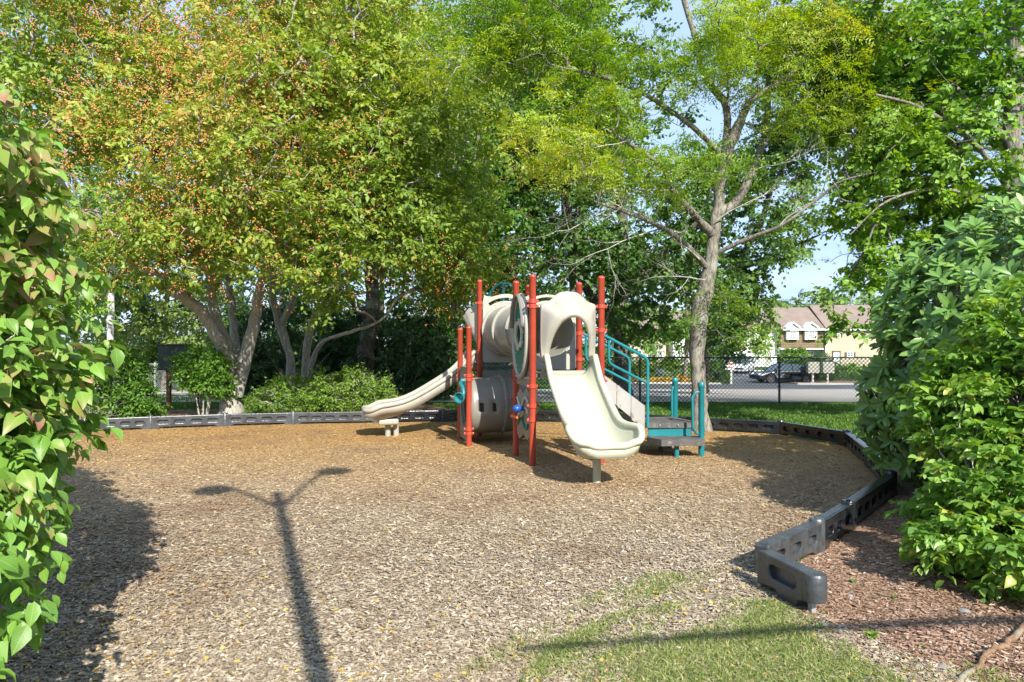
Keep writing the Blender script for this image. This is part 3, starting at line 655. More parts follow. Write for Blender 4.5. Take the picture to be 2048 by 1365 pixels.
bolt_mb = MB(); bolt_mb.lathe([(.011, 0), (.011, .003), (.008, .008), (0, .010)], 8)
bolt0 = bolt_mb.build('bolt', M_['bolt'], None); bolt_me = bolt0.data; bpy.data.objects.remove(bolt0)
def child(name, me, par, M):
    o = bpy.data.objects.new(name, me); COL.objects.link(o); o.parent = par
    o.matrix_parent_inverse = wm(par).inverted(); o.matrix_basis = M; return o
def post(p, h, zs, rot=.2, r=.0445, mat='red', name='post'):
    mb = MB(); mb.lathe([(r, -.1), (r, h-.045), (r+.004, h-.04), (r+.004, h-.028), (r*.9, h-.01), (r*.55, h-.001), (0, h)], 24, Matrix.Translation(p))
    o = mb.build(name, M_[mat], play, keep=True)
    for z in zs: child('clamp', clamp_me, o, Matrix.Translation((p.x, p.y, z)) @ Matrix.Rotation(rot, 4, 'Z'))
    return o
post(P1, 2.5, [2.15, 2.085, 1.04, .785, .60]); post(P2, 2.49, [2.10, .80, .62, 1.1]); post(P3, 2.5, [2.09, 1.77, 1.1]); post(P4, 2.49, [1.74, 1.37, 2.05, 1.1])
post(P5, 2.69, [2.29, 1.28]); post(P6, 2.69, [2.29, 1.1]); post(P7_, 2.69, [2.29, 1.1]); post(P8_, 2.69, [2.29, 1.1])
post(S1, 1.87, [1.10, 1.04, .27, .20]); post(S2, 1.86, [1.05, .25])
def deck(a, b, c, d, z):
    cen = (a+b+c+d)/4; pts = [cen+(q-cen)*.93 for q in (a, b, c, d)]
    mb = MB(); n = 4
    V = [(p.x, p.y, z-.05) for p in pts]+[(p.x, p.y, z) for p in pts]
    mb.add(V, [(3, 2, 1, 0), (4, 5, 6, 7), (0, 1, 5, 4), (1, 2, 6, 5), (2, 3, 7, 6), (3, 0, 4, 7)], False)
    return mb.build('deck', M_['deck'], play, keep=True)
deck(P1, P3, P4, P2, 1.20); deck(P5, P6, P7_, P8_, 1.20)
def frame_on(a, b, inset=0.0, off=0.0):
    """matrix: x runs from a to b, origin mid-way, z up"""
    d = (b-a).normalized(); n = V3((-d.y, d.x, 0)); c = (a+b)/2+n*off
    return Matrix(((d.x, n.x, 0, c.x), (d.y, n.y, 0, c.y), (0, 0, 1, 0), (0, 0, 0, 1))), (b-a).length
def bolts(par, M, pts, side=-1, t=.012):
    for (x, z) in pts:
        T = M @ Matrix.Translation((x, side*t, z)) @ Matrix.Rotation(R(90 if side < 0 else -90), 4, 'X')
        child('bolt', bolt_me, par, T)
def panel(a, b, outline, holes, mat, th=.02, off=0, name='panel', bev=.004, par=None):
    M, L = frame_on(a, b, off=off); mb = MB(); v, f = flat(outline, holes, th, bev, M); mb.add(v, f, False)
    return mb.build(name, M_[mat], par or play, keep=True), M
def arch_top(w, z0, z1, bump=.03):
    o = [(-w/2+.03, z0), (w/2-.03, z0), (w/2, z0+.03), (w/2, z1-.12), (w/2-.02, z1)]
    for i in range(1, 24):
        u = 1-2*i/24; o.append((u*(w/2-.03), z1-.03*(1-abs(math.cos(u*2.4))) + bump*math.cos(u*math.pi/2)**2-.01))
    return o+[(-w/2+.02, z1), (-w/2, z1-.12), (-w/2, z0+.03)]
def slot_arch(r0, r1, cz, a0=35, a1=145, n=12):
    o = [(r1*math.cos(R(a0+(a1-a0)*i/n)), cz+r1*math.sin(R(a0+(a1-a0)*i/n))) for i in range(n+1)]
    mid = (r0+r1)/2
    return o+[(r0*1.0*math.cos(R(a1-(a1-a0)*i/n))*1.0, cz+r0*math.sin(R(a1-(a1-a0)*i/n))) for i in range(n+1)]
def ring(M, r, tube_r, par, mat, cz, off, name='flange', squash=1, nb=10):
    mb = MB(); pts = [M @ V3((r*math.cos(t), off, cz+r*squash*math.sin(t))) for t in [2*math.pi*i/40 for i in range(40)]]
    mb.tube(pts, tube_r, 8, closed=True); o = mb.build(name, M_[mat], par, keep=True)
    return o
# --- upper tunnel between the two decks with its two wall panels
TZ = 1.83; TR = .40
wallB, MBk = panel(P5, P6, arch_top(.82, 1.27, 2.43), [ell(TR-.01, TR-.01, 0, TZ), slot_arch(.50, .555, TZ, 55, 125)], 'beige', .035, name='tunnel_panel')
bolts(wallB, MBk, [(-.34, 1.34), (.34, 1.34), (-.36, 2.3), (.36, 2.3), (-.2, 2.26), (.2, 2.26)], -1, .02)
wallA, MAk = panel(P2, P4, arch_top(.84, 1.22, 2.28), [ell(TR-.01, TR-.01, 0, TZ-.05), slot_arch(.46, .51, TZ-.08, 60, 120)], 'beige', .035, name='tunnel_panel')
def tunnel(path, r, parent, mat, rings=(), slots=(), n=40, name='tunnel'):
    path = [V3(p) for p in path]; k = len(path); V = []; F = []
    T = [((path[min(i+1, k-1)]-path[max(i-1, 0)]).normalized()) for i in range(k)]
    for i in range(k):
        u = V3((0, 0, 1)); u = (u-T[i]*u.dot(T[i])).normalized(); w = T[i].cross(u)
        for j in range(n): a = 2*math.pi*j/n; V.append(path[i]+(u*math.cos(a)+w*math.sin(a))*r)
    for i in range(k-1):
        for j in range(n):
            if (i, j) in slots: continue
            F.append((i*n+j, i*n+(j+1) % n, (i+1)*n+(j+1) % n, (i+1)*n+j))
    mb = MB(); mb.add(V, F, True); o = mb.build(name, M_[mat], parent, keep=True)
    md = o.modifiers.new('wall', 'SOLIDIFY'); md.thickness = .012; md.offset = 0
    for i in rings:
        u = V3((0, 0, 1)); u = (u-T[i]*u.dot(T[i])).normalized(); w = T[i].cross(u); m = MB()
        prof = [(r+.004, -.022), (r+.040, -.022), (r+.046, -.014), (r+.046, .014), (r+.040, .022), (r+.004, .022)]
        VV = []; FF = []
        for (a_, b_) in prof:
            for j in range(n): t = 2*math.pi*j/n; VV.append(path[i]+T[i]*b_+(u*math.cos(t)+w*math.sin(t))*a_)
        for q in range(6):
            for j in range(n): q2 = (q+1) % 6; FF.append((q*n+j, q*n+(j+1) % n, q2*n+(j+1) % n, q2*n+j))
        m.add(VV, FF, True); fl = m.build('flange', M_[mat], o, keep=True)
        for j in range(16):
            t = 2*math.pi*j/16+.1; p = path[i]-T[i]*.024*(-1)+(u*math.cos(t)+w*math.sin(t))*(r+.026)
            for s in (1, -1):
                if s == 1 and j % 2: continue
                pp = path[i]+T[i]*.022*s+(u*math.cos(t)+w*math.sin(t))*(r+.026)
                child('bolt', bolt_me, o, Matrix.Translation(pp) @ (T[i]*s).to_track_quat('Z', 'Y').to_matrix().to_4x4())
    return o
def bez(a, b, c, d, n): return [a*(1-t)**3+b*3*t*(1-t)**2+c*3*t*t*(1-t)+d*t**3 for t in [i/n for i in range(n+1)]]
cB = (P5+P6)/2; cA = (P2+P4)/2; nB = V3((.17, -.985, 0)); nA = V3((.25, -.97, 0))
tp = bez(cB+V3((0, 0, TZ)), cB+V3((0, 0, TZ))+nB*.7, cA+V3((0, 0, TZ-.05))-nA*.8, cA+V3((0, 0, TZ-.05)), 22)
tunnel(tp, TR, play, 'tube', rings=(1, 8, 15, 21))
# --- oval lookout panel on the left side of the front deck
side, MS = panel(P1, P2, rrect(.70, 1.14, .05, 0, 1.60), [], 'grey', .02, name='side_panel')
SD = 1 # outer side (to the left)
rim = MB(); pts = [MS @ V3((.33*math.cos(t), .05, 1.70+.55*math.sin(t))) for t in [2*math.pi*i/48 for i in range(48)]]; rim.tube(pts, .035, 10, closed=True)
rimo = rim.build('oval_rim', M_['beige'], side, keep=True)
hood = MB(); 
for k_ in range(2):
    pts = [MS @ V3(((.33-.02*k_)*math.cos(t), .05+.08*k_+.0, 1.72+(.56-.02*k_)*math.sin(t))) for t in [R(10+160*i/24) for i in range(25)]]
    if k_ == 0: pa = pts
    else: pb = pts
VV = pa+pb; hood.add(VV, [(i, i+1, 25+i+1, 25+i) for i in range(24)], True); ho = hood.build('oval_hood', M_['grey'], side, keep=True); md = ho.modifiers.new('wall', 'SOLIDIFY'); md.thickness = .03
mb = MB(); v, f = flat(ell(.30, .52, 0, 1.70, 44), [ell(.12, .12, 0, 1.72)], .02, .003, MS @ Matrix.Translation((0, .045, 0))); mb.add(v, f, False)
go = mb.build('green_disc', M_['green'], side, keep=True)
bolts(go, MS, [(.25*math.cos(R(a)), 1.70+.46*math.sin(R(a))) for a in range(0, 360, 30)], 1, .058)
cog = []
for i in range(72):
    t = 2*math.pi*i/72; rr_ = .185+(.035 if (i//6) % 2 else 0); cog.append((rr_*math.cos(t), 1.72+rr_*math.sin(t)))
mb = MB(); v, f = flat(cog, [ell(.12, .13, 0, 1.72)], .03, .006, MS @ Matrix.Translation((0, .075, 0))); mb.add(v, f, False); mb.build('cog_ring', M_['tan'], side, keep=True)
# --- low play panel with wavy relief, blue ball and orange bar
wav = [(-.30, .38), (-.2, .30), (0, .36), (.2, .27), (.32, .33), (.31, .9), (.15, .98), (0, .92), (-.15, 1.0), (-.31, .93)]
low, ML = panel(P1, P2, wav, [], 'grey', .02, name='play_panel')
for (z0, s_) in ((.80, 1), (.52, -1), (.66, 1)):
    mb = MB(); pts = [ML @ V3((-.27+.54*i/16, .02, z0+s_*.07*math.sin(i/16*7))) for i in range(17)]; mb.tube(pts, .018, 8); mb.build('wavy_ridge', M_['tan' if z0 > .6 else 'green'], low, keep=True)
mb = MB(); mb.lathe([(.0, -.056), (.034, -.045), (.053, -.022), (.059, 0), (.053, .022), (.034, .045), (0, .056)], 18, ML @ Matrix.Translation((-.10, .13, .72)))
mb.tube([ML @ V3((-.10, 0, .72)), ML @ V3((-.10, .09, .72))], .03, 10); mb.build('blue_ball', M_['blue'], low, keep=True)
mb = MB(); mb.tube([ML @ V3((-.02, .10, .60)), ML @ V3((.10, .13, .60)), ML @ V3((.26, .10, .585))], .026, 10); mb.tube([ML @ V3((.10, .0, .60)), ML @ V3((.10, .12, .60))], .018, 8); mb.build('orange_handle', M_['orange'], low, keep=True)
# --- lower crawl tunnel with entrance panel between the two short posts
ent, ME = panel(S1, S2, rrect(.70, 1.16, .06, 0, .64), [ell(.30, .34, 0, .62)], 'grey', .03, name='entrance_panel')
mb = MB(); pts = [ME @ V3((.36*math.cos(t), -.03, .60+.40*math.sin(t))) for t in [2*math.pi*i/40 for i in range(40)]]; mb.tube(pts, .045, 8, closed=True); mb.build('entrance_rim', M_['tan'], ent, keep=True)
mid_ = (S1+S2)/2; ax = V3((.97, .235, 0)); LT = .60
lp = [mid_+ax*(.03+.55*i/8)+V3((0, 0, LT)) for i in range(9)]
e0 = lp[-1]; e3 = cB+V3((.0, -.02, LT+.03))
lp += bez(e0, e0+ax*.42, e3+V3((0, -.30, 0)), e3, 12)[1:]
slots = {(i, j) for i in (2, 5) for j in (9, 10, 29, 30, 31)} | {(14, 9), (14, 10), (14, 30)}
tunnel(lp, .44, play, 'grey', rings=(8, 19), slots=slots)
wallC, _ = panel(P5, P6, rrect(.84, 1.02, .04, 0, .62), [ell(.42, .42, 0, .63)], 'grey', .03, name='lower_panel')
# talk tube on the short front post
mb = MB(); c = S1+V3((-.075, -.03, 0)); mb.tube([c+V3((.02, 0, 1.02)), c+V3((-.03, -.02, 1.03)), c+V3((-.05, -.02, .98)), c+V3((-.02, -.02, .92)), c+V3((.0, -.03, .84)), c+V3((-.01, -.05, .79)), c+V3((-.04, -.07, .76))], [.032, .034, .036, .036, .03, .034, .05], 12)
mb.lathe([(.03, -.06), (.07, -.03), (.085, .02), (.085, .05), (.074, .05), (.06, 0), (0, -.02)], 20, Matrix.Translation(c+V3((-.05, -.06, .77))) @ Matrix.Rotation(R(100), 4, 'X') @ Matrix.Rotation(R(-25), 4, 'Y'))
tt = mb.build('talk_tube', M_['teal'], play, keep=True)
# --- slides
def slide(origin, d, mat, length, ztop, zend, w0=.62, flare=.10, name='slide', legs=1, leg_at=.80, exitw=.13):
    d = V3(d).normalized(); s = V3((d.y, -d.x, 0))
    n, m = 44, 25; prof = []
    def bed(t):     # height of the bed along the run
        return ztop-(ztop-zend)*(1-math.log(1+math.exp(9*(1-t/.74)))/math.log(1+math.exp(9)))
    V = []
    for i in range(n):
        t = i/(n-1); x = length*t
        e = max(0, (t-.86)/.14); half = (w0/2+flare*max(0, min(1, (t-.55)/.3))**2)*(math.sqrt(max(0, 1-e**2.6*.62)))
        wall = .19+.17*math.exp(-((t-.03)/.12)**2)+exitw*math.exp(-((t-.86)/.20)**2)
        wall *= (1-.62*e**1.5)*min(1, .62+t/.07*.38)
        front = .17*e**3
        z0 = bed(t) if t < 1 else bed(1)
        for j in range(m):
            q = -1+2*j/(m-1); aq = abs(q)
            y = half*math.copysign(aq**.86, q)
            z = z0+front*1.0+(wall-front*.4)*max(0, (aq-.42)/.58)**2.1
            V.append(V3(origin)+d*(x)+s*y+V3((0, 0, z)))
    F = [(i*m+j, i*m+j+1, (i+1)*m+j+1, (i+1)*m+j) for i in range(n-1) for j in range(m-1)]
    mb = MB(); mb.add(V, F, True); o = mb.build(name, M_[mat], play, keep=True, auto=False)
    md = o.modifiers.new('wall', 'SOLIDIFY'); md.thickness = .022; md.offset = 0
    L_ = [V[i*m] for i in range(n)]; Rr = [V[i*m+m-1] for i in range(n)]; E = [V[(n-1)*m+j] for j in range(1, m-1)]
    loop = L_+E+Rr[::-1]; k = len(loop)
    # rounded, slightly hanging rim all the way round the open edge
    out = []
    for i, p in enumerate(loop):
        out.append(p+V3((0, 0, -.012)))
    mb = MB(); mb.tube(out, .040, 12); mb.build('rim', M_[mat], o, keep=True)
    # skirt below the rim
    mb = MB(); V2 = []; 
    for p in out:
        V2.append(p+V3((0, 0, -.0))); 
    cen = V3(origin)+d*length*.5
    for p in out:
        q = p-V3(origin); lat = q.dot(s); V2.append(p+V3((0, 0, -(.19-.06*max(0, q.dot(d)/length-.6)/.4)))-s*lat*.10)
    mb.add(V2, [(i, i+1, k+i+1, k+i) for i in range(k-1)], True); sk = mb.build('skirt', M_[mat], o, keep=True, auto=False)
    md = sk.modifiers.new('wall', 'SOLIDIFY'); md.thickness = .018; md.offset = 0
    pl = V3(origin)+d*length*leg_at; zt = bed(leg_at)
    for q in range(legs):
        pq = pl+d*(-.14*q); mb = MB(); mb.lathe([(.048, -.1), (.048, zt-.03)], 18, Matrix.Translation((pq.x, pq.y, 0))); mb.build('support_leg', M_[mat], o, keep=True)
    mb = MB(); mb.box((0, 0, zt-.07), (.34, .42, .10), M=Matrix.Translation((pl.x, pl.y, 0)) @ Matrix.Rotation(math.atan2(d.y, d.x), 4, 'Z'), bev=.03); mb.build('foot_block', M_[mat], o, keep=True)
    return o
slide((.745, 8.97, 0), (.20, -.98, 0), 'tan', 1.64, 1.18, .325, .65, .09, leg_at=.70)
slide((-.60, 12.13, 0), (-.965, -.25, 0), 'beige', 1.98, 1.20, .30, .60, .08, legs=2, leg_at=.80, exitw=.06)
# --- slide hoods
def slide_hood(a, b, ztop, zbot, mat, out, name='slide_hood'):
    M, L = frame_on(a, b); W = .72; n, m = 40, 10; V = []
    for i in range(n+1):
        u = i/n                                    # from left foot over the top to the right foot
        ang = math.pi*(1-u)
        # outer outline
        if u < .33: ox, oz = -W/2, zbot+(ztop-.13-zbot)*(u/.33)
        elif u > .67: ox, oz = W/2, zbot+(ztop-.13-zbot)*((1-u)/.33)
        else:
            q = (u-.33)/.34; ox = -W/2+W*q; oz = ztop-.13+.15*math.exp(-((q-.5)/.30)**4)
        th = (u-.5)*2; ix = math.sin(th*math.pi/2)*(W/2-.075)*(1 if abs(th) < 1 else 1); ix = (W/2-.085)*math.copysign(min(1, abs(math.sin(th*math.pi/2)))**1.0, th)
        iz = zbot+(ztop-.30-zbot)*(math.cos(th*math.pi/2))**.85
        for j in range(m+1):
            w = j/m; x = ox+(ix-ox)*w; z = oz+(iz-oz)*w
            arc = math.cos(th*math.pi/2)
            y = out*(.02+.24*arc*math.sin(w*math.pi*.62)**1.6+.05*(1 if w > .85 else 0)*arc)
            V.append(M @ V3((x, y, z)))
    F = [(i*(m+1)+j, i*(m+1)+j+1, (i+1)*(m+1)+j+1, (i+1)*(m+1)+j) for i in range(n) for j in range(m)]
    mb = MB(); mb.add(V, F, True); o = mb.build(name, M_[mat], play, keep=True, auto=False); md = o.modifiers.new('wall', 'SOLIDIFY'); md.thickness = .03
    # side edges folding back, feet pins
    mb = MB()
    for sx in (-1, 1):
        mb.tube([M @ V3((sx*W/2, out*.01, zbot)), M @ V3((sx*W/2, out*.01, ztop-.14))], .014, 8)
        mb.tube([M @ V3((sx*(W/2-.045), out*.01, zbot-.06)), M @ V3((sx*(W/2-.045), out*.01, zbot+.02))], .022, 8)
    mb.build('hood_edge', M_[mat], o, keep=True)
    mb = MB(); mb.tube([M @ V3((-L/2, 0, ztop-.165)), M @ V3((L/2, 0, ztop-.165))], .014, 8); mb.build('cross_bar', M_['galv'], o, keep=True)
slide_hood(P1, P3, 2.245, 1.40, 'beige', -1)
slide_hood(P5, P8_, 2.35, 1.52, 'beige', 1)
# --- arch climber behind the rear deck
mb = MB(); c = (P7_+P8_)/2
for k_ in (-1, 1):
    pts = [c+V3((k_*.30*math.sin(t), .10+.55*max(0, t/1.57)*0, 0))+V3((0, 0, 2.30+.42*math.cos(t))) for t in [R(90*i/8) for i in range(9)]]
    pts.append(pts[-1]+V3((0, .1, -1.2))); pts.append(pts[-1]+V3((0, .35, -1.05))); mb.tube(pts, .024, 10)
mb.tube([c+V3((0, .10, 2.72)), c+V3((0, .10, .0))], .03, 10)
for z in (.35, .7, 1.05): mb.tube([c+V3((-.30, .4-.1*z, z)), c+V3((.30, .4-.1*z, z))], .02, 8)
mb.build('arch_climber', M_['teal'], play, keep=True)
mb = MB(); q_ = P5+V3((.075, .02, 0)); mb.tube([q_+V3((0, 0, 1.25)), q_+V3((0, 0, 2.28))], .02, 10); mb.build('grab_bar', M_['teal'], play, keep=True)
mb = MB(); q_ = P5*.5+P8_*.5+V3((.06, .25, 0)); mb.tube([q_+V3((0, 0, 1.25)), q_+V3((0, 0, 2.1))], .02, 10); mb.build('grab_bar', M_['teal'], play, keep=True)
# --- steps up to the front deck with side boards, rails and transfer platforms
mb = MB()
def strip3(mb, pts, th):
    """a plate through the polygon pts (world, planar), thickness along y"""
    n = len(pts); V = [p+V3((0, -th/2, 0)) for p in pts]+[p+V3((0, th/2, 0)) for p in pts]
    mb.add(V, [tuple(range(n)), tuple(range(n, 2*n))[::-1]]+[(i, (i+1) % n, n+(i+1) % n, n+i) for i in range(n)], False)
for (ya, yb) in ((9.22, 9.40), (9.98, 10.12)):
    for k_ in range(3):
        def fp(u, top): 
            x = 1.22+.61*u; y = ya+(yb-ya)*u; z = 1.19-.45*u if top else .92-.50*u
            return V3((x, y, z))
        a = k_/3+.006; b = (k_+1)/3-.006; m2 = MB(); strip3(m2, [fp(a, False), fp(b, False), fp(b, True), fp(a, True)], .02); m2.build('side_board', M_['stair'], play, keep=True)
for k_ in range(3):
    x = 1.32+.21*k_; z = 1.0-.19*k_; m2 = MB(); m2.box((x, 9.72+.03*k_, z), (.24, .66, .04), .16, bev=.006); m2.build('step', M_['deck'], play, keep=True)
def plat(pts, z0, z1, name='platform'):
    n = len(pts); V = [(x, y, z0) for x, y in pts]+[(x, y, z1) for x, y in pts]; m2 = MB()
    m2.add(V, [tuple(range(n))[::-1], tuple(range(n, 2*n))]+[(i, (i+1) % n, n+(i+1) % n, n+i) for i in range(n)], False); return m2.build(name, M_['deck'], play, keep=True)
up = plat([(1.95, 9.78), (2.58, 9.80), (2.66, 10.0), (2.50, 10.62), (1.83, 10.5), (1.86, 9.9)], .385, .46)
lo = plat([(1.93, 9.70), (2.07, 9.45), (2.68, 9.48), (2.72, 9.86), (1.95, 9.86)], .175, .265)
bolts(up, Matrix.Translation((0, 9.785, 0)), [(2.12, .425), (2.38, .425)], -1, .004)
m2 = MB(); m2.box((2.27, 9.83, .325), (.62, .03, .118)); m2.build('riser', M_['teal'], play, keep=True)
for (x, y, z0, z1, r_, mt) in ((2.31, 9.58, -.1, .175, .035, 'teal'), (2.18, 10.0, -.1, .385, .035, 'deck'), (2.4, 10.4, -.1, .385, .035, 'deck')):
    m2 = MB(); m2.lathe([(r_, z0), (r_, z1)], 14, Matrix.Translation((x, y, 0))); m2.build('support_leg', M_[mt], play, keep=True)
def bollard(p, h, sgn):
    o = post(p, h, [], r=.042, mat='teal', name='handle_post')
    m2 = MB(); m2.lathe([(.049, h-.06), (.052, h-.03), (.04, h-.005), (0, h+.004)], 20, Matrix.Translation(p)); m2.build('cap', M_['teal'], o, keep=True)
    q = p+V3((sgn*.13, -.02, 0)); m2 = MB()
    m2.tube([p+V3((0, 0, h-.14)), p+V3((sgn*.08, -.01, h-.14)), q+V3((0, 0, h-.20)), q+V3((0, 0, h-.64)), p+V3((sgn*.08, -.01, h-.72)), p+V3((0, 0, h-.74))], .019, 10); m2.build('grab_handle', M_['teal'], o, keep=True)
bollard(V3((2.68, 9.66, 0)), 1.05, -1); bollard(V3((2.55, 10.68, 0)), 1.06, -.4)
def roundpath(pts, r=.07, n=4):
    pts = [V3(p) for p in pts]; out = [pts[0]]
    for a, b, c in zip(pts, pts[1:], pts[2:]):
        u = (a-b).normalized(); v = (c-b).normalized(); rr_ = min(r, (a-b).length*.45, (c-b).length*.45)
        for i in range(n+1):
            t = i/n; out.append((b+u*rr_)*(1-t)**2+b*2*t*(1-t)+(b+v*rr_)*t*t)
    return out+[pts[-1]]
ry = lambda x: 9.2+.28*(x-1.2)
m2 = MB(); m2.tube(roundpath([(1.22, 9.12, 1.71), (1.86, 9.36, 1.39), (1.86, 9.36, .45)]), .0215, 12); m2.tube(roundpath([(1.30, 9.17, 1.66), (1.30, 9.17, 1.33), (1.86, 9.36, 1.05)]), .0195, 12)
m2.build('handrail', M_['teal'], play, keep=True)
m2 = MB(); m2.tube(roundpath([(1.0, 9.95, 1.75), (1.0, 9.97, 1.76), (1.75, 10.17, 1.38), (1.75, 10.17, .78)]), .0215, 12); m2.tube(roundpath([(1.08, 9.97, 1.70), (1.08, 9.97, 1.36), (1.75, 10.17, 1.02)]), .0195, 12)
m2.build('handrail', M_['teal'], play, keep=True)
m2 = MB(); m2.box((.73, 8.99, 1.19), (.74, .04, .10), math.atan2(.19, .92)); m2.build('deck_lip', M_['beige'], play, keep=True)
# bridge beam below the right-hand stairs end: seat of the entry
m2 = MB(); m2.tube([P3+V3((0, 0, 1.14)), P4+V3((0, 0, 1.14))], .025, 8); m2.tube([P1+V3((0, 0, 1.14)), P2+V3((0, 0, 1.14))], .025, 8); m2.build('deck_beam', M_['galv'], play, keep=True)

# ================================================================== FENCES
def chainlink(x0, x1, y, z0, h, px=None, step=.085, wire=.0078, mat='blackvinyl', name='chain_link_fence', label='', posts=(), pr=.03):
    f = empty(name, ((x0+x1)/2, y, z0), label, 'fence')
    m2 = MB(); m2.tube([(x0, y, z0+h), (x1, y, z0+h)], .021, 10); m2.build('top_rail', M_[mat], f, keep=True)
    for x in posts:
        m2 = MB(); m2.lathe([(pr, -.1), (pr, h+.02), (pr+.006, h+.025), (pr*.7, h+.06), (0, h+.07)], 14, Matrix.Translation((x, y+.03, z0))); m2.build('fence_post', M_[mat], f, keep=True)
    A, B = [], []
    H = h-.02
    x = x0-H
    while x < x1:
        for s in (1, -1):
            a = np.array([x, y-.004*s, z0+.02 if s > 0 else z0+H]); b = np.array([x+H, y-.004*s, z0+H if s > 0 else z0+.02])
            if a[0] < x0: t = (x0-a[0])/(b[0]-a[0]); a = a+(b-a)*t
            if b[0] > x1: t = (x1-a[0])/(b[0]-a[0]); b = a+(b-a)*t
            A.append(a); B.append(b)
        x += step*1.25
    A = np.array(A); B = np.array(B); r_ = np.full(len(A), wire)
    V, F = seg_mesh(A, B, r_, r_, 4); link('chain_link', np_mesh('chain_link', V, F, M_[mat], smooth=True), f, 'stuff', True)
    return f
chainlink(-.6, 12.8, 18.1, 0, 1.22, label='black chain link fence between the lawn and the pale road', posts=(.25, 3.40, 7.10, 10.6))
chainlink(-21, -11.6, 27.5, terr(27.5), 1.2, mat='galv', label='galvanized chain link fence beyond the leftmost berry tree', posts=(-20, -17.2, -14.4, -11.7), step=.07, wire=.004)

# ================================================================== TREES
def lobe(px, py, Y, rx, ry, rz): p = P(px, py, Y); return ((p.x, p.y, p.z), (rx, ry, rz))
def pts(*a): return [P(*q) for q in a]
b = G(463, 832); b.z = 0
make_tree('berry_tree', 'multi-stemmed tree with orange berries rising directly behind the border at left', 'tree', b,
    [([b, b+V3((-.03, 0, .6)), P(452, 735, 14.9), P(440, 690, 14.7), P(405, 625, 14.2), P(335, 575, 13.5)], .26, .09),
     ([P(470, 790, 15.0), P(490, 720, 15.0), P(510, 640, 14.9), P(520, 570, 14.6), P(560, 470, 14.2), P(590, 330, 14)], .17, .05),
     ([P(462, 770, 15.05), P(452, 690, 14.9), P(425, 610, 14.7), P(418, 540, 14.3), P(360, 430, 13.8), P(330, 280, 13.6)], .15, .05),
     ([P(470, 740, 15.3), P(468, 660, 15.5), P(460, 590, 15.7), P(450, 480, 15.8), P(470, 250, 15.5)], .13, .05),
     ([P(405, 625, 14.3), P(340, 560, 13.7), P(250, 520, 13.3), P(190, 420, 13)], .10, .04)],
    [lobe(430, 330, 13.6, 3.1, 2.6, 2.5), lobe(200, 330, 12.6, 2.2, 2.2, 2.6), lobe(620, 250, 13.2, 2.4, 2.3, 2.8), lobe(330, 60, 14, 3.4, 2.6, 2.4), lobe(100, 90, 13, 2.4, 2.2, 2.6), lobe(640, 20, 14.2, 2.6, 2.6, 2.6), lobe(330, 500, 12.6, 1.5, 1.4, 1.0), lobe(560, 470, 12.5, 1.6, 1.3, 1.1), lobe(500, 430, 15.6, 2.4, 1.6, 1.4)],
    1750, 'broad', .125, .62, LF['berry'], BK['berry'], shell=.35, gap=-1.0, gf=1.3, seed=1, zmin=2.05, group='berry trees', fruit=11500, flatten=.45)
b = P(577, 768, 17.5); b.z = 0
make_tree('berry_tree', 'berry tree with thin curved grey stems standing behind the light green bush', 'tree', b,
    [([b, P(580, 720, 17.4), P(560, 650, 17.2), P(545, 585, 16.8), P(560, 500, 16.4), P(640, 380, 16)], .17, .05),
     ([P(612, 800, 17.2), P(612, 740, 17.1), P(620, 660, 16.6), P(655, 600, 16.0), P(700, 540, 15.5), P(760, 400, 15)], .13, .05),
     ([P(616, 760, 17), P(640, 690, 16.2), P(700, 665, 15.4), P(745, 650, 15.0), P(775, 630, 14.8)], .07, .02),
     ([P(560, 650, 17.2), P(590, 590, 16.8), P(600, 480, 16.4), P(720, 300, 16)], .11, .05)],
    [lobe(740, 420, 13.6, 2.1, 1.7, 1.8), lobe(820, 250, 14.6, 2.3, 2.1, 2.3), lobe(700, 120, 15.2, 2.6, 2.4, 2.6), lobe(700, 560, 13.2, 1.1, 1.0, .75), lobe(860, 480, 14.2, 1.4, 1.3, 1.2), lobe(790, 590, 14.2, .7, .7, .45), lobe(920, 560, 15, 1.0, 1, .7)],
    1250, 'broad', .125, .60, LF['berry'], BK['berry'], shell=.35, gap=-.85, gf=1.3, seed=2, zmin=2.1, group='berry trees', fruit=7500, flatten=.45)
b = P(735, 770, 19.5); b.z = 0
make_tree('oak_tree', 'dark straight trunk behind the bush between the berry trees and the slide', 'tree', b,
    [([b, P(733, 700, 19.5), P(742, 640, 19.6), P(745, 560, 19.8), P(735, 400, 20), P(760, 150, 20)], .33, .12),
     ([P(742, 640, 19.6), P(700, 600, 19), P(640, 540, 18.5)], .12, .04), ([P(745, 560, 19.7), P(830, 440, 20), P(900, 250, 20)], .16, .05)],
    [lobe(760, 250, 21, 4.2, 3.2, 5.0), lobe(950, 150, 20, 3.4, 3, 4.2), lobe(560, 200, 22, 4.2, 3, 5.2), lobe(930, 430, 18.5, 2.2, 1.8, 1.9)],
    520, 'broad', .19, .85, LF['bright'], BK['dark'], seed=3, zmin=3.2, gap=-.9)
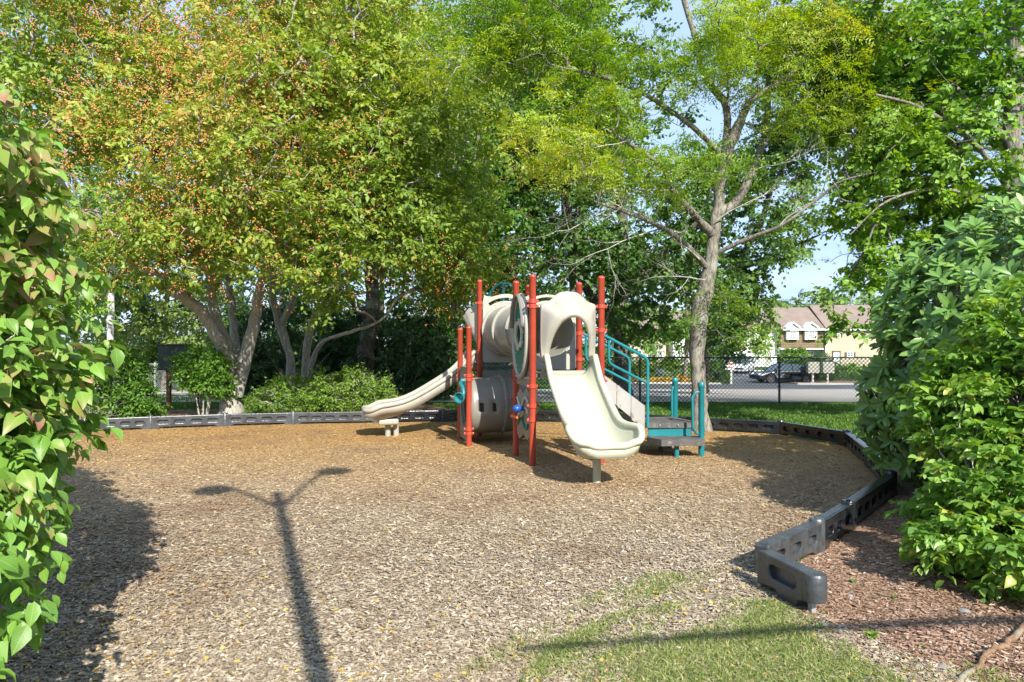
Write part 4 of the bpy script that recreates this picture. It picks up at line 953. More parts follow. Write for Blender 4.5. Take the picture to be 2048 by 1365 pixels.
# locust with the tall pale trunk right of the steps
b = G(1402, 862); b.z = 0
L0 = 12.6
make_tree('locust_tree', 'tall locust tree with a pale furrowed trunk beside the steps and feathery yellow-green leaves', 'tree', b,
    [([b, P(1398, 790, L0), P(1393, 700, L0), P(1400, 620, L0), P(1415, 560, L0), P(1426, 480, L0), P(1434, 415, L0), P(1450, 320, L0), P(1478, 250, L0)], .185, .09),
     ([P(1478, 250, L0), P(1505, 200, 12.5), P(1580, 150, 12.2), P(1640, 60, 12), P(1660, -60, 11.8)], .085, .03),
     ([P(1448, 330, L0), P(1452, 215, 12.8), P(1412, 160, 12.9), P(1385, 60, 13), P(1350, -60, 13)], .085, .04),
     ([P(1505, 345, 12.6), P(1533, 250, 13), P(1537, 120, 13.2), P(1538, -60, 13.4)], .075, .04),
     ([P(1434, 430, L0), P(1475, 400, 12.6), P(1505, 345, 12.6)], .10, .075),
     ([P(1425, 510, L0), P(1490, 480, 12.3), P(1565, 450, 12.0), P(1635, 398, 11.8), P(1685, 362, 11.6), P(1760, 344, 11.5)], .044, .012),
     ([P(1424, 470, L0), P(1380, 420, 12.2), P(1340, 375, 11.8), P(1320, 330, 11.4), P(1230, 270, 11)], .085, .025),
     ([P(1418, 540, L0), P(1360, 480, 12), P(1290, 440, 11.4), P(1180, 400, 11)], .06, .018),
     ([P(1450, 320, L0), P(1380, 250, 12), P(1250, 170, 11.5), P(1100, 130, 11)], .06, .02)],
    [lobe(1240, 320, 10.6, 1.7, 1.2, .55), lobe(1110, 300, 10.8, .9, .9, .5), lobe(1380, 340, 11, 1.0, .9, .5), lobe(1210, 220, 11.2, 1.6, 1.2, .5), lobe(1330, 130, 11.6, 1.8, 1.5, .7), lobe(1560, 110, 12, 1.5, 1.4, .8), lobe(1460, 30, 12.2, 2.0, 1.6, .7),
     lobe(1180, 60, 11.5, 1.9, 1.6, .9), lobe(1320, 40, 11.6, 1.4, 1.3, .7), lobe(1000, 110, 11.6, 1.5, 1.4, .9), lobe(1030, 20, 11.6, 1.5, 1.4, .7), lobe(1440, 600, 11.9, .55, .5, .28), lobe(1505, 680, 12.0, .5, .4, .25), lobe(1620, 220, 11.9, 1.1, 1, .5), lobe(1670, 70, 12, 1.2, 1, .6), lobe(1750, 230, 11.6, 1.0, .9, .5)],
    960, 'pinnate', .072, .52, LF['locust'], BK['locust'], shape='slim', shell=.1, gap=-.5, gf=2.2, seed=4, zmin=1.5, flatten=.35, flare=1.3, wander=.22, twig_r=.005)
q = np.random.default_rng(77); segs = []
loc_tree = bpy.data.objects['locust_tree']
for (st, d0, L_, r_) in [((1400, 520, 12.2), (-1, -.4, .15), 1.9, .018), ((1370, 470, 12.0), (-1, -.5, .3), 1.9, .017), ((1330, 455, 11.7), (-1, -.2, -.25), 1.7, .015), ((1300, 440, 11.5), (-1, -.3, .4), 1.6, .014), ((1345, 380, 11.8), (-1, -.2, -.3), 1.7, .015),
                         ((1435, 440, 12.4), (.8, -.5, .4), 1.4, .013), ((1500, 345, 12.4), (.8, -.5, .2), 1.3, .013), ((1560, 450, 12), (.6, -.2, .9), 1.0, .012), ((1640, 396, 11.8), (.2, -.2, 1), .9, .01), ((1240, 420, 11.2), (-1, 0, -.1), 1.4, .012), ((1410, 560, 12.3), (-1, -.3, .5), 1.3, .012), ((1260, 280, 11), (-1, 0, -.2), 1.3, .01)]:
    bare_twigs(P(*st), d0, L_, r_, 3, q, segs)
V, F = seg_mesh(np.array([s[0] for s in segs]), np.array([s[1] for s in segs]), np.array([s[2] for s in segs]), np.array([s[3] for s in segs]), 4)
link('bare_twigs', np_mesh('bare_twigs', V, F, BK['twig'], smooth=True), loc_tree, 'stuff', True)
# maple behind the front deck
b = P(1245, 760, 24); b.z = terr(24)
make_tree('maple_tree', 'dark spreading maple whose forked trunk shows above the right red posts', 'tree', b,
    [([b, P(1243, 690, 24), P(1232, 640, 24), P(1240, 560, 24), P(1245, 450, 24), P(1230, 200, 24)], .36, .14),
     ([P(1232, 650, 24), P(1190, 600, 23.5), P(1160, 555, 23), P(1143, 480, 22.5), P(1135, 330, 22)], .22, .08),
     ([P(1235, 610, 24), P(1275, 560, 23.5), P(1320, 515, 23), P(1400, 440, 22.5)], .20, .07)],
    [lobe(1080, 430, 21.5, 2.6, 2.2, 3.2), lobe(1240, 400, 23, 3.6, 3, 3.2), lobe(1330, 600, 21.5, 2.3, 2, 1.8), lobe(1130, 640, 23.5, 2.0, 1.5, 1.1), lobe(1130, 130, 23, 3, 3, 3.2), lobe(1450, 480, 23, 1.8, 2, 2.6), lobe(980, 560, 22.5, 2, 1.6, 1.8), lobe(1050, 200, 22, 3, 2.4, 3)],
    1080, 'broad', .165, .8, LF['maple'], BK['dark'], shape='wide', seed=5, zmin=1.9, gap=-.9)
b = P(1148, 740, 27); b.z = terr(27)
make_tree('ash_tree', 'slim dark trunk leaning behind the upper tunnel', 'tree', b,
    [([b, P(1150, 640, 27), P(1142, 520, 27), P(1128, 400, 27), P(1125, 200, 27)], .22, .1)],
    [lobe(1100, 150, 27, 3, 3, 4), lobe(1000, 300, 28, 4, 3, 5)], 330, 'broad', .20, .9, LF['bright'], BK['dark'], seed=6, zmin=3)
b = P(1408, 740, 30); b.z = terr(30)
make_tree('maple_tree', 'loose maple hanging over the road right of the pale locust trunk', 'tree', b,
    [([b, P(1420, 660, 29.5), P(1470, 540, 28), P(1530, 420, 27), P(1560, 250, 27)], .24, .08), ([P(1470, 540, 28), P(1570, 500, 26), P(1640, 470, 25)], .1, .03)],
    [lobe(1488, 640, 26, 1.2, 1.5, 1.1), lobe(1480, 560, 26, 1.3, 1.6, 1.5), lobe(1580, 470, 25, 1.4, 1.5, 1.2), lobe(1520, 330, 26, 2.3, 2, 1.9), lobe(1600, 250, 26, 1.9, 2, 1.6), lobe(1450, 690, 27, .9, 1, .6)],
    560, 'broad', .16, .75, LF['maple'], BK['dark'], shape='wide', seed=7, zmin=.4, gap=-.5, shell=.3, group='maples by the road', tintf=.6)
b = V3((10.6, 12.5, 0))
make_tree('maple_tree', 'tall dark maple at right with a pale upper trunk above the rhododendron', 'tree', b,
    [([b, b+V3((-.2, -.2, 2)), P(2040, 400, 12), P(2030, 200, 12), P(2030, 60, 12), P(2000, -80, 12)], .24, .10),
     ([P(2040, 420, 12), P(1960, 300, 11.5), P(1850, 220, 11.2), P(1750, 190, 11)], .05, .02), ([P(2030, 200, 12), P(1990, 110, 12), P(1930, 20, 12)], .09, .04), ([P(2035, 300, 12), P(1930, 200, 12), P(1820, 60, 12)], .08, .03), ([P(2040, 430, 12), P(1900, 380, 11.5), P(1780, 400, 11), P(1700, 470, 11)], .04, .01)],
    [lobe(1930, 110, 12.2, 2.2, 2, 2.0), lobe(1780, 120, 13, 1.9, 2, 1.5), lobe(1700, 20, 13, 2, 2, 1.2), lobe(1870, 330, 12, 1.7, 1.6, 1.0), lobe(1730, 400, 12, .75, .9, .9), lobe(1700, 590, 12, .55, .6, .6), lobe(1760, 500, 12, .7, .8, .8), lobe(1780, 270, 12, 1.0, 1.2, .8), lobe(1950, 480, 13, 1.8, 1.6, 1.6)],
    1150, 'broad', .115, .55, LF['bright'], BK['locust'], shape='wide', seed=8, zmin=1.7, gap=-.45, shell=.25, tintf=.6)
b = V3((12.5, 16, 0))
make_tree('pine_tree', 'blue-green pine with level needle boughs behind the right maple', 'tree', b,
    [([b, b+V3((0, 0, 6)), b+V3((-.2, 0, 13))], .26, .1)]+[([b+V3((0, 0, z)), b+V3((-1.8, -.3, z+.1)), b+V3((-L_, -.5, z-.05))], .06, .015) for z, L_ in ((2.8, 3.4), (3.5, 4.2), (4.1, 4.9), (5.0, 4.6), (6.0, 4.4), (7.2, 3.8), (8.4, 3.4))],
    [((12.5-2.6, 15.6, z), (2.6, 1.2, .22)) for z in (2.8, 3.5, 4.1, 5.0, 6.0, 7.2, 8.4)], 420, 'needle', .12, .45, LF['pine'], BK['dark'], shape='needle', seed=9, gap=-.9, shell=.1, flatten=.2)
# yellow-green locust limb over the right maple
b = V3((11.6, 17.4, 0))
make_tree('locust_tree', 'yellow-green locust reaching in from behind at the top right', 'tree', b,
    [([b, b+V3((-.2, 0, 4)), P(1690, 260, 15.5), P(1640, 60, 15)], .2, .07), ([P(1700, 330, 16), P(1760, 200, 15), P(1880, 140, 14)], .07, .02)],
    [lobe(1720, 190, 14.5, 1.6, 1.4, .7), lobe(1850, 180, 14, 1.6, 1.3, .6), lobe(1640, 150, 14.5, 1.2, 1.2, .6), lobe(1950, 270, 13.5, 1.3, 1, .5)], 260, 'pinnate', .07, .6, LF['locust'], BK['locust'], shape='slim', seed=10, gap=-1, shell=.1, flatten=.35)
# birch far left and the woods behind
b = P(222, 742, 31); b.z = terr(31)
make_tree('birch_tree', 'white-barked trunk showing beyond the leftmost berry tree', 'tree', b, [([b, P(221, 660, 31), P(224, 560, 31), P(230, 300, 31)], .20, .10)],
    [lobe(230, 330, 31, 3.2, 3, 4.5), lobe(150, 520, 32, 2.4, 2, 2.4)], 300, 'broad', .2, .9, LF['bright'], BK['birch'], seed=12, zmin=2)
def simple_tree(px, base_y, Y, name, label, lobes, n, lf, leaf, reach, r=.25, seed=20, group=None, bk='dark', top=350, kind='broad', shape='dia', gap=-.9):
    z = EYE-(base_y-CY)/FPX*Y if Y > 60 else terr(Y); b = V3(((px-CX)/FPX*Y, Y, z))
    return make_tree(name, label, 'tree', b, [([b, P(px+4, (base_y+top)/2, Y), P(px, top, Y)], r, r*.3)], lobes, int(n*.72), kind, leaf*1.14, reach*1.05, LF[lf], BK[bk], shape=shape, seed=seed, zmin=z+.8, group=group, gap=gap)
WD = 'trees in the woods behind the play area'
simple_tree(40, 780, 24, 'broadleaf_tree', 'leafy tree hidden behind the dogwood at the far left edge', [lobe(60, 400, 24, 4.5, 3, 5.5), lobe(20, 100, 25, 4.5, 3, 4.5)], 420, 'bright', .2, .9, seed=21, group=WD)
simple_tree(330, 780, 37, 'broadleaf_tree', 'pale green tree glimpsed low under the left berry tree branches', [lobe(330, 560, 36, 4.5, 3, 4.2), lobe(240, 640, 35, 3, 2, 2.2), lobe(420, 640, 36, 3, 2, 2.2)], 420, 'far', .24, 1.1, seed=22, group=WD)
simple_tree(560, 780, 30, 'broadleaf_tree', 'dark tree filling the gap between the two berry trees', [lobe(560, 560, 30, 3.6, 2, 3.2), lobe(560, 300, 31, 5, 3, 5), lobe(640, 640, 29, 2.4, 2, 1.7)], 480, 'maple', .22, 1.0, seed=23, group=WD)
simple_tree(905, 800, 26, 'broadleaf_tree', 'bright leaved tree with a grey trunk just above the left slide', [lobe(880, 560, 25, 2.6, 2, 2.5), lobe(940, 620, 26, 1.6, 1.5, 1.4), lobe(880, 300, 27, 4.5, 3, 5)], 520, 'bright', .19, .85, seed=24, group=WD, bk='locust')
simple_tree(1010, 780, 33, 'broadleaf_tree', 'green tree seen behind the tops of the rear red posts', [lobe(1010, 500, 32, 4.5, 3, 5.2), lobe(1040, 640, 31, 3, 2, 2), lobe(1000, 180, 33, 5, 3, 5)], 520, 'bright', .23, 1.0, seed=25, group=WD)
simple_tree(150, 780, 40, 'broadleaf_tree', 'tall pale tree far behind the birch trunk', [lobe(150, 450, 40, 6, 3, 7), lobe(250, 150, 40, 6, 3, 5)], 380, 'far', .28, 1.3, seed=26, group=WD)
simple_tree(480, 780, 44, 'broadleaf_tree', 'far pale tree behind the left berry tree crown', [lobe(480, 420, 44, 7, 3, 8), lobe(560, 120, 44, 7, 3, 6)], 380, 'far', .30, 1.4, seed=27, group=WD)
simple_tree(760, 790, 38, 'broadleaf_tree', 'deep green tree in the shade behind the oak trunk', [lobe(770, 500, 38, 6, 3, 7), lobe(800, 680, 36, 4, 2, 2.5), lobe(700, 160, 38, 6, 3, 6)], 480, 'maple', .27, 1.2, seed=28, group=WD)
for i_, (px_, Y_, h_, lf_) in enumerate([(230, 44, 3.4, 'far'), (300, 42, 3.0, 'bright'), (370, 43, 3.4, 'far'), (440, 41, 3.0, 'bright'), (510, 38, 3.2, 'maple'), (590, 37, 3.2, 'bright'), (680, 36, 3.4, 'maple'), (800, 34, 3.4, 'maple'), (880, 36, 3.2, 'bright'), (960, 40, 3.4, 'maple'), (1050, 42, 3.4, 'bright')]):
    simple_tree(px_, 780, Y_, 'understory_tree', 'low leafy tree closing the gap '+['under the birch', 'left of the left berry tree trunks', 'behind the notice board', 'right behind the left berry tree trunk', 'behind the small low bush', 'behind the thin curved stems', 'behind the dark evergreens', 'behind the left slide', 'just left of the short red posts', 'behind the lower tunnel', 'behind the front red post'][i_], [lobe(px_, 687-(h_*.5-2.6)*FPX/Y_, Y_, 2.6, 1.6, h_*.62)], 170, lf_, .2, .9, seed=200+i_, group='low trees closing the wood edge', top=640)
simple_tree(1370, 740, 52, 'broadleaf_tree', 'broad tree across the road behind the locust trunk', [lobe(1330, 600, 52, 5, 3, 4.5), lobe(1420, 640, 52, 3.0, 3, 2.8), lobe(1300, 420, 52, 7, 3, 6)], 420, 'bright', .30, 1.3, seed=29, bk='locust', top=560)
simple_tree(1200, 745, 48, 'broadleaf_tree', 'dark tree across the road behind the forked maple', [lobe(1180, 560, 48, 6, 3, 6), lobe(1230, 680, 46, 3.5, 2, 1.8), lobe(1080, 300, 48, 7, 3, 8)], 420, 'maple', .30, 1.3, seed=30, top=500)
# evergreens in the shade behind the bush and the slide
def bush(name, label, cat, base, lobes, n, kind, leaf, reach, lf, shape='dia', group=None, seed=40, stems=5, bk='berry', zmin=None, gap=-1.2, sr=.018, shell=.55):
    base = V3(base); q = np.random.default_rng(seed); limbs = []
    c0 = V3(lobes[0][0])
    for i in range(stems):
        a = 2*math.pi*i/stems+q.uniform(-.4, .4); t_ = c0+V3((math.cos(a)*lobes[0][1][0]*.55, math.sin(a)*lobes[0][1][1]*.55, q.uniform(-.1, .4)*lobes[0][1][2])); o_ = base+V3((math.cos(a)*.08, math.sin(a)*.08, 0))
        limbs.append(([o_, o_*.55+t_*.45+V3((0, 0, .05)), t_], sr, sr*.5))
    t = make_tree(name, label, cat, base, limbs, lobes, n, kind, leaf, reach, LF[lf], BK[bk], shape=shape, seed=seed, zmin=base.z+.04 if zmin is None else zmin, group=group, gap=gap, flare=1, twig_r=.004, shell=shell)
    for o in t.children:
        if o.name.startswith('trunk') or o.name.startswith('limb'): o.name = 'stem'
    return t
bush('evergreen_shrub', 'big dark evergreen shrub behind the left slide', 'shrub', (-3.1, 19.5, 0), [((-3.1, 19.7, 1.2), (1.5, 1.2, 1.3)), ((-2.2, 20.2, .9), (1.1, 1, .9))], 330, 'broad', .125, .5, 'dark', seed=41, group='evergreens in the shade', shell=.7)
bush('evergreen_shrub', 'dark evergreen mass behind the berry tree stems', 'shrub', (-6.6, 20.5, 0), [((-6.6, 20.7, 1.3), (2.2, 1.2, 1.5)), ((-8.4, 21, .9), (1.5, 1, .9))], 390, 'broad', .135, .5, 'dark', seed=42, group='evergreens in the shade', shell=.7)
bush('evergreen_shrub', 'low dark shrub at the foot of the oak trunk', 'shrub', (-4.8, 21.5, 0), [((-4.6, 21.8, 1.2), (1.6, 1.2, 1.4))], 240, 'broad', .135, .5, 'dark', seed=43, group='evergreens in the shade', shell=.7)
# shrubs on the mulch behind the border
bush('green_shrub', 'wide light green bush on the mulch left of the slide end', 'shrub', (-4.3, 14.9, 0), [((-4.5, 14.9, .42), (1.0, .6, .48)), ((-3.6, 15.0, .45), (.9, .6, .52)), ((-4.9, 14.6, .3), (.7, .5, .33)), ((-2.95, 14.8, .3), (.5, .4, .35))], 760, 'long', .06, .26, 'shrub', seed=51, zmin=.05)
bush('green_shrub', 'small low bush between the berry tree trunk and the wide bush', 'shrub', (-5.6, 15.6, 0), [((-5.6, 15.6, .2), (.55, .4, .26))], 150, 'long', .06, .22, 'shrub', seed=52, zmin=.04)
bush('leafy_shrub', 'dark leafy shrub beside the dogwood at the left end of the border', 'shrub', (-8.0, 13.9, 0), [((-8.15, 13.9, .75), (.62, .6, .8)), ((-8.8, 13.8, .55), (.6, .6, .6)), ((-7.6, 14.0, .45), (.4, .4, .45))], 420, 'broad', .085, .34, 'bright', seed=53, zmin=.08)
bush('leafy_shrub', 'fan-shaped shrub on bare stems left of the berry tree trunk', 'shrub', (-6.6, 14.6, 0), [((-6.6, 14.6, 1.1), (.5, .45, .42)), ((-6.35, 14.6, .8), (.35, .35, .3))], 230, 'broad', .085, .32, 'bright', seed=54, stems=9, zmin=.5, sr=.016)
q = np.random.default_rng(5); segs = []
for i in range(26): bare_twigs((-8.25+q.uniform(-.3, .3), 13.2+q.uniform(-.1, .2), 0), (q.uniform(-.7, .7), q.uniform(-.6, 0), .5), q.uniform(.4, .8), .006, 1, q, segs)
V, F = seg_mesh(np.array([s[0] for s in segs]), np.array([s[1] for s in segs]), np.array([s[2] for s in segs]), np.array([s[3] for s in segs]), 4)
tag(link('dry_twigs', np_mesh('dry_twigs', V, F, BK['twig'], smooth=True)), 'tangle of pale dry twigs at the left end of the border', 'twigs', kind='stuff')
# shrubs along the road
def rbush(px, py, Y, w, h, label, lf='bright', n=160, leaf=.14, reach=.55, seed=60, name='road_shrub', d=1.0, zb=None):
    z = terr(Y) if zb is None else zb
    x = (px-CX)/FPX*Y; bush(name, label, 'shrub', (x, Y, z), [((x, Y, z+h*.45), (w, d, h*.55))], n, 'broad', leaf, reach, lf, seed=seed, stems=3, group='shrubs across the road', zmin=z+.05, shell=.75, bk='dark')
rbush(1330, 750, 53, 2.6, 2.0, 'rounded green shrub across the road seen between the stair rail and the locust trunk', n=260, seed=61)
rbush(1245, 750, 52, 1.8, 1.6, 'dark shrub across the road behind the stair rails', 'maple', seed=62)
rbush(1432, 755, 51, 1.0, 1.7, 'narrow shrub just right of the locust trunk across the road', 'maple', seed=63)
rbush(1588, 740, 72, 1.7, 2.5, 'rounded yellow-green shrub in front of the shingled house', 'shrub', n=220, leaf=.2, seed=64)
rbush(1620, 760, 52.5, 1.9, 2.1, 'dark clipped shrub behind the two mailbox units', 'maple', n=260, seed=65)
rbush(1697, 750, 53.5, 2.4, 1.1, 'low wide hedge right of the mailbox units', 'bright', n=260, seed=66, name='hedge')
rbush(1360, 765, 50.6, 4.0, .45, 'low yellow flowering strip along the road', 'yellow', n=240, leaf=.08, reach=.3, seed=68, name='flower_bed', d=.5)
rbush(1245, 765, 50.2, 2.6, .4, 'second yellow flower strip behind the stair rails', 'yellow', n=180, leaf=.08, reach=.3, seed=69, name='flower_bed', d=.5)
# wooded skyline beyond the houses
for i, (px, w, h) in enumerate([(1520, 13, 13), (1580, 12, 12.5), (1630, 11, 12), (1660, 10, 13.2), (1700, 13, 13.5)]):
    Y = 135+(i % 3)*7; x = (px-CX)/FPX*Y; z = -1.35
    b = V3((x, Y, z))
    make_tree('skyline_tree', ['rounded distant tree above the left end of the roofs', 'distant tree above the left dormer', 'distant tree above the right dormer', 'distant pointed tree above the dark roof seam', 'distant tree above the right roof', 'distant tree hidden behind the rhododendron top', 'distant tree behind the road maple', 'distant tree behind the locust trunk'][i],
              'tree', b, [([b, b+V3((0, 0, h*.5)), b+V3((0, 0, h*.8))], .3, .1)], [((x, Y, z+h*.52), (w*.45, 3.5, h*.5))], 75, 'broad', .8, 2.6, LF['far'], BK['dark'], seed=90+i, gap=-1.5, shell=.7, group='trees on the skyline')

# ------------------------------------------------------------------ near shrubs with single leaves
def shape_mesh(shape, mat, r_, curl):
    T, F = SH[shape]; V = np.array(T, float).copy(); V[:, 2] *= curl
    me = np_mesh('leaf', V, np.array(F), mat, np.full(len(F), r_), smooth=True); along(me, np.array(T, float)); return me
def near_shrub(name, label, base, a, shape, lf, parts_from, cat='shrub', top=300, axis=None):
    """a: leaf arrays; the 300 that show largest become leaf objects, the rest one foliage mesh"""
    t = parts_from; Pn, D, N, S, r_ = a
    cen = Pn+unit(D)*S[:, None]*.5
    sx = CX+cen[:, 0]/np.maximum(cen[:, 1], .1)*FPX; sy = CY-(cen[:, 2]-EYE)/np.maximum(cen[:, 1], .1)*FPX
    inf = (sx > 5) & (sx < 2043) & (sy > 5) & (sy < 1360) & (cen[:, 1] > .3)
    size = S/np.maximum(cen[:, 1], .1)*FPX
    # a coarse depth map keeps only leaves that nothing stands in front of
    gx = (sx//22).astype(int); gy = (sy//22).astype(int); key = gx*1000+gy; near = {}
    for i in np.nonzero(inf)[0]:
        k = key[i]; d = cen[i, 1]
        if k not in near or d < near[k]: near[k] = d
    vis = np.array([inf[i] and cen[i, 1] < near[key[i]]+.06 for i in range(len(S))])
    facing = np.abs((unit(N)*unit(cen-np.array([0, 0, EYE]))).sum(-1))
    score = np.where(vis, size*(.35+facing), -1); ix = np.argsort(-score)[:top]; ix = ix[score[ix] > 0]
    mask = np.ones(len(S), bool); mask[ix] = False
    variants = [shape_mesh(shape, LF[lf], (k+.5)/12, .4+1.4*((k*5) % 12)/12) for k in range(12)]
    Du = unit(D); Nu = unit(N-Du*(N*Du).sum(-1, keepdims=True)); W = np.cross(Nu, Du); inv = wm(t).inverted()
    for i in ix:
        M = Matrix(((Du[i, 0]*S[i], W[i, 0]*S[i], Nu[i, 0]*S[i], Pn[i, 0]), (Du[i, 1]*S[i], W[i, 1]*S[i], Nu[i, 1]*S[i], Pn[i, 1]), (Du[i, 2]*S[i], W[i, 2]*S[i], Nu[i, 2]*S[i], Pn[i, 2]), (0, 0, 0, 1)))
        o = bpy.data.objects.new('leaf', variants[min(11, int(r_[i]*12))]); COL.objects.link(o); o.parent = t; o.matrix_parent_inverse = inv; o.matrix_basis = M
    front = np.array([inf[i] and cen[i, 1] < near[key[i]]+.30 for i in range(len(S))]) & mask; back = mask & ~front
    me = leaf_mesh('foliage', Pn[front], D[front], N[front], S[front], shape, LF[lf], r_[front]); link('foliage', me, t, 'stuff', True)
    me = leaf_mesh('inner_foliage', Pn[back], D[back], N[back], S[back], 'wide' if shape == 'ovate' else 'dia', LF[lf+'_plain'], r_[back]); link('inner_foliage', me, t, 'stuff', True)
def shrub_skeleton(name, label, base, lobes, n, seed, bk='berry', sr=.02, stems=7, shell=.6, gap=-1.4, zmin=.05, group=None, gf=1.5):
    base = V3(base); q = np.random.default_rng(seed); t = empty(name, base, label, 'shrub', group)
    nodes = []
    for i in range(stems):
        c, r = lobes[i % len(lobes)]; tip = V3(c)+V3((q.uniform(-.4, .4)*r[0], q.uniform(-.4, .4)*r[1], q.uniform(-.1, .4)*r[2])); o_ = base+V3((q.uniform(-.15, .15), q.uniform(-.15, .15), -.03))
        mb, nd, rr = limb([o_, o_*.6+tip*.4+V3((q.uniform(-.1, .1), q.uniform(-.1, .1), .1)), tip], sr, sr*.5, q, n=9); mb.build('stem', BK[bk], t, keep=True); nodes.append(nd[2:])
    nd = np.concatenate(nodes); C = in_lobes(lobes, n, shell, gap, gf, seed, zmin)
    j = np.array([np.argmin(np.linalg.norm(nd-c, axis=1)) for c in C]); A = nd[j]; mid = A+(C-A)*.55+q.normal(0, .05, C.shape)+np.array([0, 0, -.03])
    r1 = np.full(len(C), .006)
    V, F = seg_mesh(np.concatenate([A, mid]), np.concatenate([mid, C]), np.concatenate([r1, r1*.7]), np.concatenate([r1*.7, r1*.45]), 4)
    link('twigs', np_mesh('twigs', V, F, BK['twig'], smooth=True), t, 'stuff', True)
    return t, C, C-A
# dogwood at the left edge
lob = [((-3.15, 2.85, 1.70), (1.04, .8, 1.18)), ((-2.2, 2.2, .82), (.5, .45, .42)), ((-2.75, 2.6, 1.05), (.75, .5, .55)), ((-4.5, 4.3, 1.5), (1.2, 1.1, 1.4)), ((-2.15, .3, 2.5), (.8, .45, 1.0)), ((-2.3, .3, 1.2), (.75, .45, .9))]
t, C, D = shrub_skeleton('dogwood_shrub', 'large leafy dogwood at the left edge with reddish-tipped pointed leaves', (-2.9, 2.6, 0), lob, 2300, 101, 'berry', .03, 9, shell=.72, zmin=.28)
D = D+np.array([.5, -.4, -.2]); tint = np.clip(.38+.5*(C[:, 2]-1.3)/1.2+rng.normal(0, .28, len(C)), 0, 1)
a = sprays(C, D, 'long', .24, .092, tint, .4); a[1][:, 2] -= .3; a[3] *= rng.uniform(.6, 1.25, len(a[3]))
near_shrub('', '', None, a, 'ovate', 'kousa', t)
# rhododendron at the right
lob = [((6.3, 7.2, 1.35), (2.35, 1.7, 1.6)), ((5.6, 6.3, .9), (1.5, 1.1, 1.0)), ((4.95, 7.4, .85), (1.15, 1.1, 1.0)), ((6.0, 7.0, 2.3), (1.15, 1.1, .85)), ((5.0, 7.2, 1.7), (1.05, .9, .8))]
t, C, D = shrub_skeleton('rhododendron_shrub', 'tall rhododendron with whorls of long glossy leaves behind the right border', (6.0, 7.4, 0), lob, 1750, 102, 'dark', .04, 10, shell=.80, zmin=.15, gf=2.2)
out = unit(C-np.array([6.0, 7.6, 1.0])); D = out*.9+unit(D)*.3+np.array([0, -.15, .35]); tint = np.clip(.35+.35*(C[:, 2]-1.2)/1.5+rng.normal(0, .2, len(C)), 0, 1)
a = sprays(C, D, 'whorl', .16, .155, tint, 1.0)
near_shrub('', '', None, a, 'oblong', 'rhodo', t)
# fresh green shrub in front of it
lob = [((4.0, 4.85, .55), (1.0, .6, .45)), ((3.55, 5.15, .38), (.6, .45, .34)), ((3.25, 4.85, .22), (.35, .35, .2)), ((4.6, 5.5, 1.3), (.95, .7, .85)), ((4.2, 5.5, .9), (.9, .7, .65)), ((3.45, 4.5, .28), (.75, .5, .24)), ((4.3, 4.6, .5), (.8, .5, .4))]
t, C, D = shrub_skeleton('viburnum_shrub', 'bright green shrub with pointed leaves spilling onto the mulch at right', (4.7, 5.2, 0), lob, 1250, 103, 'berry', .014, 12, shell=.6, zmin=.06, gap=-1.1, gf=2.4)
a = sprays(C, D+np.array([-.4, -.5, .3]), 'long', .22, .085, None, .6)
near_shrub('', '', None, a, 'ovate', 'vib', t)

# ------------------------------------------------------------------ out of the frame: what throws the long shadows seen on the ground
lp = empty('lamp_post', (.97, -1.56, 0), 'twin-headed lamp post behind the viewer whose shadow crosses the wood chips', 'lamp post')
m2 = MB(); m2.lathe([(.14, -.1), (.14, .05), (.075, .12), (.062, 3), (.05, 6.9), (0, 6.93)], 16, Matrix.Translation((.97, -1.56, 0))); m2.build('pole', M_['blackvinyl'], lp, keep=True)
for (dx, dy) in ((-.40, -.38), (.42, .50)):
    top = V3((.97, -1.56, 6.85)); e = top+V3((dx, dy, .55)); m2 = MB(); m2.tube([top+V3((0, 0, -.5)), top+V3((dx*.5, dy*.5, .1)), e], .03, 8); m2.build('arm', M_['blackvinyl'], lp, keep=True)
    m2 = MB(); m2.lathe([(.02, .12), (.16, .05), (.22, -.03), (.19, -.09), (0, -.10)], 16, Matrix.Translation(e+V3((dx*.25, dy*.25, 0)))); m2.build('lamp_head', M_['blackvinyl'], lp, keep=True)
b = V3((6.6, -.6, 0))
make_tree('shade_tree', 'tree beside the viewer whose bough shadow crosses the grass', 'tree', b,
    [([b, b+V3((-.1, .2, 2.5)), b+V3((.5, -1.0, 4.6)), b+V3((1.4, -2.5, 6.2))], .2, .08), ([b+V3((-.2, .3, 3.2)), (4.9, -1.2, 4.0), (3.6, -1.4, 4.05), (2.1, -1.7, 4.1)], .06, .02)],
    [((9.2, -3.5, 6.2), (1.7, 1.5, .9)), ((8.4, -4.6, 6.2), (1.6, 1.4, 1.0))], 200, 'broad', .13, .55, LF['bright'], BK['dark'], seed=15, gap=-1.4, shell=.1)

# ================================================================== SIGN, CARS, MAILBOXES, HOUSES
bp_ = P(338, 818, 16.7); bx = bp_.x
nb = empty('notice_board', (bx, 16.7, 0), 'dark notice board on a brown post on the lawn left of the berry tree', 'notice board')
m2 = MB(); m2.box((bx, 16.7, .72), (.09, .09, 1.5)); m2.build('board_post', M_['wood'], nb, keep=True)
m2 = MB(); m2.box((bx+.55, 17.0, .72), (.07, .07, 1.5)); m2.build('board_post', M_['wood'], nb, keep=True)
m2 = MB(); m2.box((bx+.18, 16.62, 1.25), (.80, .05, .62), bev=.008); m2.build('board_panel', M_['darkboard'], nb, keep=True)
m2 = MB(); m2.box((bx+.18, 16.60, 1.575), (.86, .12, .03)); m2.build('board_cap', M_['wood'], nb, keep=True)
M_['carblack'] = surf('black_car_paint', (.008, .011, .02), .3, .05, 2, spec=.35); M_['carwhite'] = surf('silver_car_paint', (.55, .57, .60), .25, .03, 2, spec=.7)
